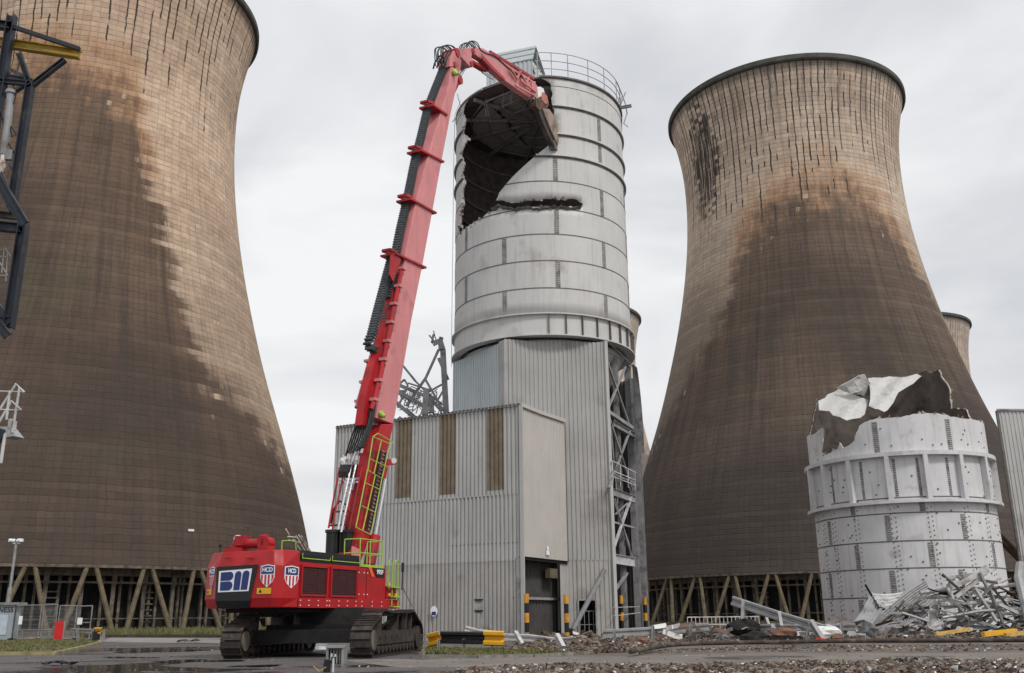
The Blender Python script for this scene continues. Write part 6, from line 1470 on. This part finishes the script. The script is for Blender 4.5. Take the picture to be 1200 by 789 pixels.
# ------------------------------------------------------------------ big hose along the road edge
hp=[gnd(x,y,.1)+Vector((0,0,z)) for x,y,z in ((1330,753,.05),(1200,754,.06),(1100,754.5,.05),(1000,755,.06),(920,756,.05),(860,757,.05),(810,758,.04),(780,760,.02),(755,764,0),(735,768,0))]
b=MB(); S=[]
for k in range(len(hp)-1):
    a,b0,c,d=hp[max(k-1,0)],hp[k],hp[k+1],hp[min(k+2,len(hp)-1)]
    for t in (0,.25,.5,.75): S.append(.5*((2*b0)+(c-a)*t+(2*a-5*b0+4*c-d)*t*t+(3*b0-a-3*c+d)*t**3))
b.tube([v+Vector((0,0,.10)) for v in S],.115,10,r2=.09); one(b,'large_hose',mat('muddy_hose',(.040,.030,.026),.7,var=.5,scale=1.5,dirt=(.14,.11,.085),dirt_amt=.4),'thick muddy brown hose lying along the far edge of the sandy road','hose',smooth=True)
# ------------------------------------------------------------------ scrap heap in front of the stump
YH=68.
def hp_(x,y,Y=YH): return at(x,y,Y)
HG='corrugated sheets on the scrap heap'
def cs(name,c4,label,m,n=7,bend=0,seed=1,tw=.1,dep=.09): thicken(one(csheet(c4,n,8,dep,bend,seed,tw),name,M[m],label,'cladding sheet',HG))
cs('corrugated_sheet',[hp_(1000,727,66),hp_(1021,694,69),hp_(1036,708,68),hp_(1022,731,65)],'dark shaded corrugated sheet standing at the left end of the scrap heap','steel',5,.1,1)
cs('corrugated_sheet',[hp_(1020,694,69),hp_(1058,694,70),hp_(1052,705,69),hp_(1030,711,67)],'pale corrugated sheet folded over the left end of the scrap heap','whitesteel',4,.15,2)
cs('corrugated_sheet',[hp_(1031,718,66),hp_(1084,681,69),hp_(1093,700,68),hp_(1052,731,65)],'largest pale corrugated sheet, rising to the right across the scrap heap','galv',8,-.2,3)
cs('corrugated_sheet',[hp_(1050,731,65),hp_(1092,700,67.5),hp_(1096,708,67),hp_(1060,735,64.5)],'narrow corrugated strip under the largest sheet of the scrap heap','steel',3,.1,4)
cs('corrugated_sheet',[hp_(945,734,64),hp_(984,722,66),hp_(1000,727,66),hp_(965,741,63)],'flat brownish sheet lying left of the scrap heap','brownsteel',2,.2,5,.05,.02)
crm=[hp_(x,y,65) for x,y in ()]
o=crumple([(1001,729),(1012,726),(1022,731),(1030,738),(1045,734),(1060,739),(1078,741),(1075,745),(1020,745),(1000,743)],lambda x,y:63.5,'crumpled_tank_shell',mat('dull_tank',(.17,.17,.18),.4,.2,var=.4,scale=1,dirt=(.08,.06,.05),dirt_amt=.3),None,seed=7,amp=.4)
def retop(o,label,cat):
    c=sum((v.co for v in o.data.vertices),Vector())/len(o.data.vertices); c=Vector((c.x,c.y,0)); 
    for v in o.data.vertices: v.co-=c
    o.location=c; tag(o,label,cat)
retop(o,'crumpled dark grey tank shell at the foot of the corrugated sheets','scrap metal')
o=crumple([(1086,735),(1090,712),(1097,704),(1100,716),(1099,728),(1104,737),(1095,739)],lambda x,y:64.2,'crumpled_sheet',M['whitesteel'],None,seed=8,amp=.35); retop(o,'crumpled pale sheet standing in the middle of the scrap heap','scrap sheet')
def pipe1(pts,r,m,label,cat='pipe',name='scrap_pipe'): b=MB(); b.tube([hp_(*p) for p in pts],r,8); one(b,name,M[m],label,cat,smooth=True)
pipe1([(1078,695,65),(1110,690,65.5),(1200,685,67)],.14,'whitesteel','long white pipe running level across the top of the scrap heap')
pipe1([(1110,709,64.5),(1150,706,65),(1185,704,66)],.11,'whitesteel','white pipe halfway down the scrap heap')
pipe1([(1104,724,64),(1150,716,64.5),(1172,715,65)],.10,'galv','grey pipe low in the scrap heap')
pipe1([(1196,662,67),(1194,678,66),(1200,702,65),(1207,730,64)],.32,'galv','thick grey pipe standing at the right end of the scrap heap')
pipe1([(1014,685,67),(1022,699,67)],.08,'black','short dark rod poking up at the left end of the scrap heap')
b=MB()
tr=thing('scrap_roof_truss','tangled pale steel roof truss on top of the scrap heap','roof truss',tuple(hp_(1120,740,65.5))[:2]+(0,))
for a,c,r in (((1110,690),(1133,725),.09),((1133,725),(1168,735),.08),((1110,690),(1117,676),.08),((1139,703),(1128,665+20),.07),((1143,690),(1168,728),.09),((1120,700),(1155,672),.1),((1110,692),(1157,664),.12),((1113,690),(1158,669),.12),((1128,675),(1148,671),.07),((1148,671),(1172,720),.08),((1170,708),(1200,722),.1),((1098,682),(1122,675),.09),((1122,675),(1132,683),.08),((1160,690),(1175,730),.07),((1127,698),(1140,716),.07),((1143,690),(1136,700),.06)):
    bb=MB(); bb.beam(hp_(*a,64.6),hp_(*c,64.9),r*2,r*2); bb.build('truss_bar',M['whitesteel' if r>.085 else 'galv'],tr)
rg=random.Random(11); grpm='steel members tangled in the scrap heap'
def heap_h(x): # top outline in pixels
    P=[(1000,728),(1030,715),(1060,706),(1090,690),(1110,678),(1135,672),(1150,668),(1175,684),(1200,690),(1225,700),(1260,730)]
    for (a,b_),(c,d) in zip(P,P[1:]):
        if a<=x<=c: return b_+(d-b_)*(x-a)/(c-a)
    return 730
for i in range(230):
    x=rg.uniform(1045,1235); top=heap_h(x)+3; y=top+(743-top)*rg.random()**.8; Y=rg.uniform(64.2,70.5); L=rg.uniform(12,46)*(1 if i%3 else .6); an=rg.gauss(-.05,.42) if rg.random()<.75 else rg.uniform(-1.4,1.4)
    p=hp_(x-L/2*math.cos(an),min(744,y+L/2*math.sin(an)),Y); q=hp_(x+L/2*math.cos(an),min(744,y-L/2*math.sin(an)),Y+rg.uniform(-1.2,1.2)); p.z=max(p.z,.08); q.z=max(q.z,.08)
    b=MB(); k=rg.random(); md=p.lerp(q,.5)+Vector((0,0,rg.uniform(-.3,.2))); md.z=max(md.z,.08)
    m=rg.choice(['whitesteel','galv','steel','steel','steel','brownsteel','brownsteel','rusty','trackdark'])
    if k<.3: b.tube([p,md,q],rg.uniform(.03,.085),6)
    elif k<.6: b.beam(p,q,rg.uniform(.04,.09),rg.uniform(.06,.2))
    elif k<.8: b.ibeam(p,q,.12,.17,t=.025)
    else: b.prism([p,q,q+Vector((0,.1,.14)),p+Vector((0,.1,.16))],Vector((0,.02,0)))
    one(b,'scrap_member',M[m],'steel member tangled in the scrap heap below the silo stump','scrap steel',grpm)
for (x0,y0,x1,y1,r,l) in ((1096,743.5,1136,737.5,.12,'longest thin yellow timber, lying before the middle of the scrap heap'),(1152,743.5,1190,739.5,.17,'thick yellow timber lying before the right end of the scrap heap'),(1178,744.5,1215,740,.14,'yellow plank running out of the frame at the right edge')):
    b=MB(); b.beam(at(x0,y0,59.5),at(x1,y1,60.5),r*1.6,r*1.6); one(b,'yellow_timber',M['warn'] if r>.16 else M['sand'],l,'timber')
# scattered scrap left of the heap
rg=random.Random(31); G2='scrap pieces scattered left of the heap'
for i in range(75):
    x=rg.uniform(770,1010); y=rg.uniform(735,750); Y=rg.uniform(58,66); L=rg.uniform(5,24); an=rg.gauss(0,.3); p=at(x-L/2*math.cos(an),y+L/2*math.sin(an),Y); q=at(x+L/2*math.cos(an),y-L/2*math.sin(an),Y+rg.uniform(-1,1)); p.z=max(.06,min(p.z,.9)); q.z=max(.06,min(q.z,1.1)); b=MB()
    m=rg.choice(['whitesteel','galv','steel','brownsteel','brownsteel','rusty','paper'])
    if rg.random()<.4: b.prism([p,q,q+Vector((0,.5,.25)),p+Vector((.1,.4,.2))],Vector((0,.02,.03)))
    elif rg.random()<.5: b.beam(p,q,.08,rg.uniform(.08,.3))
    else: b.tube([p,p.lerp(q,.5)+Vector((0,0,.1)),q],rg.uniform(.03,.09),6)
    one(b,'scrap_piece',M[m],'scrap piece lying between the crash barriers and the heap','scrap metal',G2)
def lump(px,py,Y,s,m,label,cat='rubble block',seed=1):
    rg=random.Random(seed); c=at(px,py,Y); b=MB(); n,k=9,5; vs=[];fs=[]
    for i in range(k+1):
        f=math.pi*i/k
        for j in range(n):
            a=2*math.pi*j/n; r=rg.uniform(.75,1.15); vs.append(c+Vector((s[0]*r*math.sin(f)*math.cos(a),s[1]*r*math.sin(f)*math.sin(a),s[2]*r*math.cos(f))))
    for i in range(k):
        for j in range(n): fs.append((i*n+j,(i+1)*n+j,(i+1)*n+(j+1)%n,i*n+(j+1)%n))
    b.add(vs,fs); one(b,'rubble_lump',M[m],label,cat)
lump(918,742,58,(.9,.6,.32),'brick','orange-brown rubble lump on a dark skid behind the muddy hose','rubble block',2)
b=MB(); b.box(at(919,751,58),(1.9,1.0,.5)); one(b,'dark_skid',M['trackdark'],'dark skid under the orange-brown rubble lump','scrap metal')
lump(872,735,61,(1.1,.6,.5),'trackdark','dark round machine part resting under the tipped crash barrier','scrap metal',3)
lump(884,748,58,(.9,.6,.42),'trackdark','black rubble lump on the ground below the dark machine part','rubble block',4)
lump(978,745,58,(.5,.4,.42),'brick','small orange-brown block beside the tipped crash barrier post','rubble block',5)
lump(750,752,55,(.55,.4,.28),'brick','flat red-brown lump behind the rubble right of the doorway','rubble block',6)
lump(962,751,57,(.35,.3,.16),'board','small red lump lying in the rubble left of the scrap heap','rubble block',7)
lump(970,741,58,(.9,.5,.4),'paper','pale torn lump at the foot of the silo stump','rubble block',8)
b=MB(); pts=[gnd(x,y,.05) for x,y in ((709,776),(713,779),(718,783),(722,789))]; b.tube(pts,.025,6); one(b,'pale_cable',M['paper'],'thin pale cable curling over the road into the foreground rubble','cable')
# ------------------------------------------------------------------ rubble fields
def rubble(name,label,poly,n,s0,s1,z0=0.,mound=None,seed=1,pal=('brownsteel','brick','paper','steel','rub1','rub2')):
    rg=random.Random(seed); xs=[p[0] for p in poly]; ys=[p[1] for p in poly]; b=MB(); c=0
    while c<n:
        x=rg.uniform(min(xs),max(xs)); y=rg.uniform(min(ys),max(ys))
        if not inpoly(x,y,poly): continue
        c+=1; s=s0+(s1-s0)*rg.random()**3.2; z=z0+(mound(x,y)*rg.random() if mound else 0)
        r=rg.random(); mi=4 if r<.38 else 5 if r<.74 else 0 if r<.85 else 1 if r<.885 else 3 if r<.94 else 2
        if mi==2: s*=.75
        fl=rg.uniform(.25,1.) ; a=rg.uniform(0,3.14); ca,sa=math.cos(a),math.sin(a); tx_,ty_=rg.uniform(-.5,.5),rg.uniform(-.5,.5); P=[]
        for k in (-1,1):
            for i,j in ((-1,-1),(1,-1),(1,1),(-1,1)):
                u=i*s*rg.uniform(.35,1.); v=j*s*.7*rg.uniform(.35,1.); w=k*s*fl*.5*rg.uniform(.5,1.)
                P.append((x+u*ca-v*sa,y+u*sa+v*ca,z+s*fl*.35+w+u*tx_+v*ty_))
        b.hexa(P,mi)
    return tag(b.build(name,[M[k] for k in pal]),label,None,None,'stuff')
M['rub1']=mat('rubble_brown',(.13,.098,.078),.9,var=.5,scale=5); M['rub2']=mat('rubble_tan',(.22,.175,.14),.9,var=.45,scale=5)
PG=lambda L_:[tuple(gnd(x,y))[:2] for x,y in L_]
rubble('rubble','broken brick and concrete rubble strewn along the near edge of the road',PG([(530,790),(560,785.5),(640,781.5),(800,782),(930,779),(1060,778),(1260,774),(1300,790)])+[(24,25.5),(-1,25.5)],19000,.014,.13,0,lambda x,y:.10+.08*math.sin(x*.9)*math.sin(y*1.3),3)
rubble('rubble','rubble strewn between the road, the muddy hose and the crash barriers',PG([(585,767),(640,769),(700,767.5),(735,762.5),(780,757.5),(860,754.5),(1260,751.8),(1260,745.5),(1000,747),(860,747),(760,748),(700,751),(650,752),(620,758)]),17000,.025,.20,0,lambda x,y:.20+.18*math.sin(x*.7)*math.sin(y*.5),4)
rubble('rubble','thin scatter of rubble in the mud between the muddy hose and the road',PG([(740,767),(800,765),(1260,763),(1260,755.5),(860,757.5),(780,762)]),1800,.02,.12,0,None,14)
rubble('rubble','loose rubble and litter at the foot of the scrap heap and building',PG([(600,757),(700,752),(900,748),(1200,746),(1250,738),(800,739),(700,744),(610,749)]),5000,.06,.5,0,lambda x,y:.3,5)
rubble('rubble','sparse grit and small stones scattered over the wet asphalt',PG([(0,790),(560,790),(700,776),(1200,770),(1200,765),(480,770),(300,756),(100,756),(0,770)]),1800,.012,.06,0,None,6)
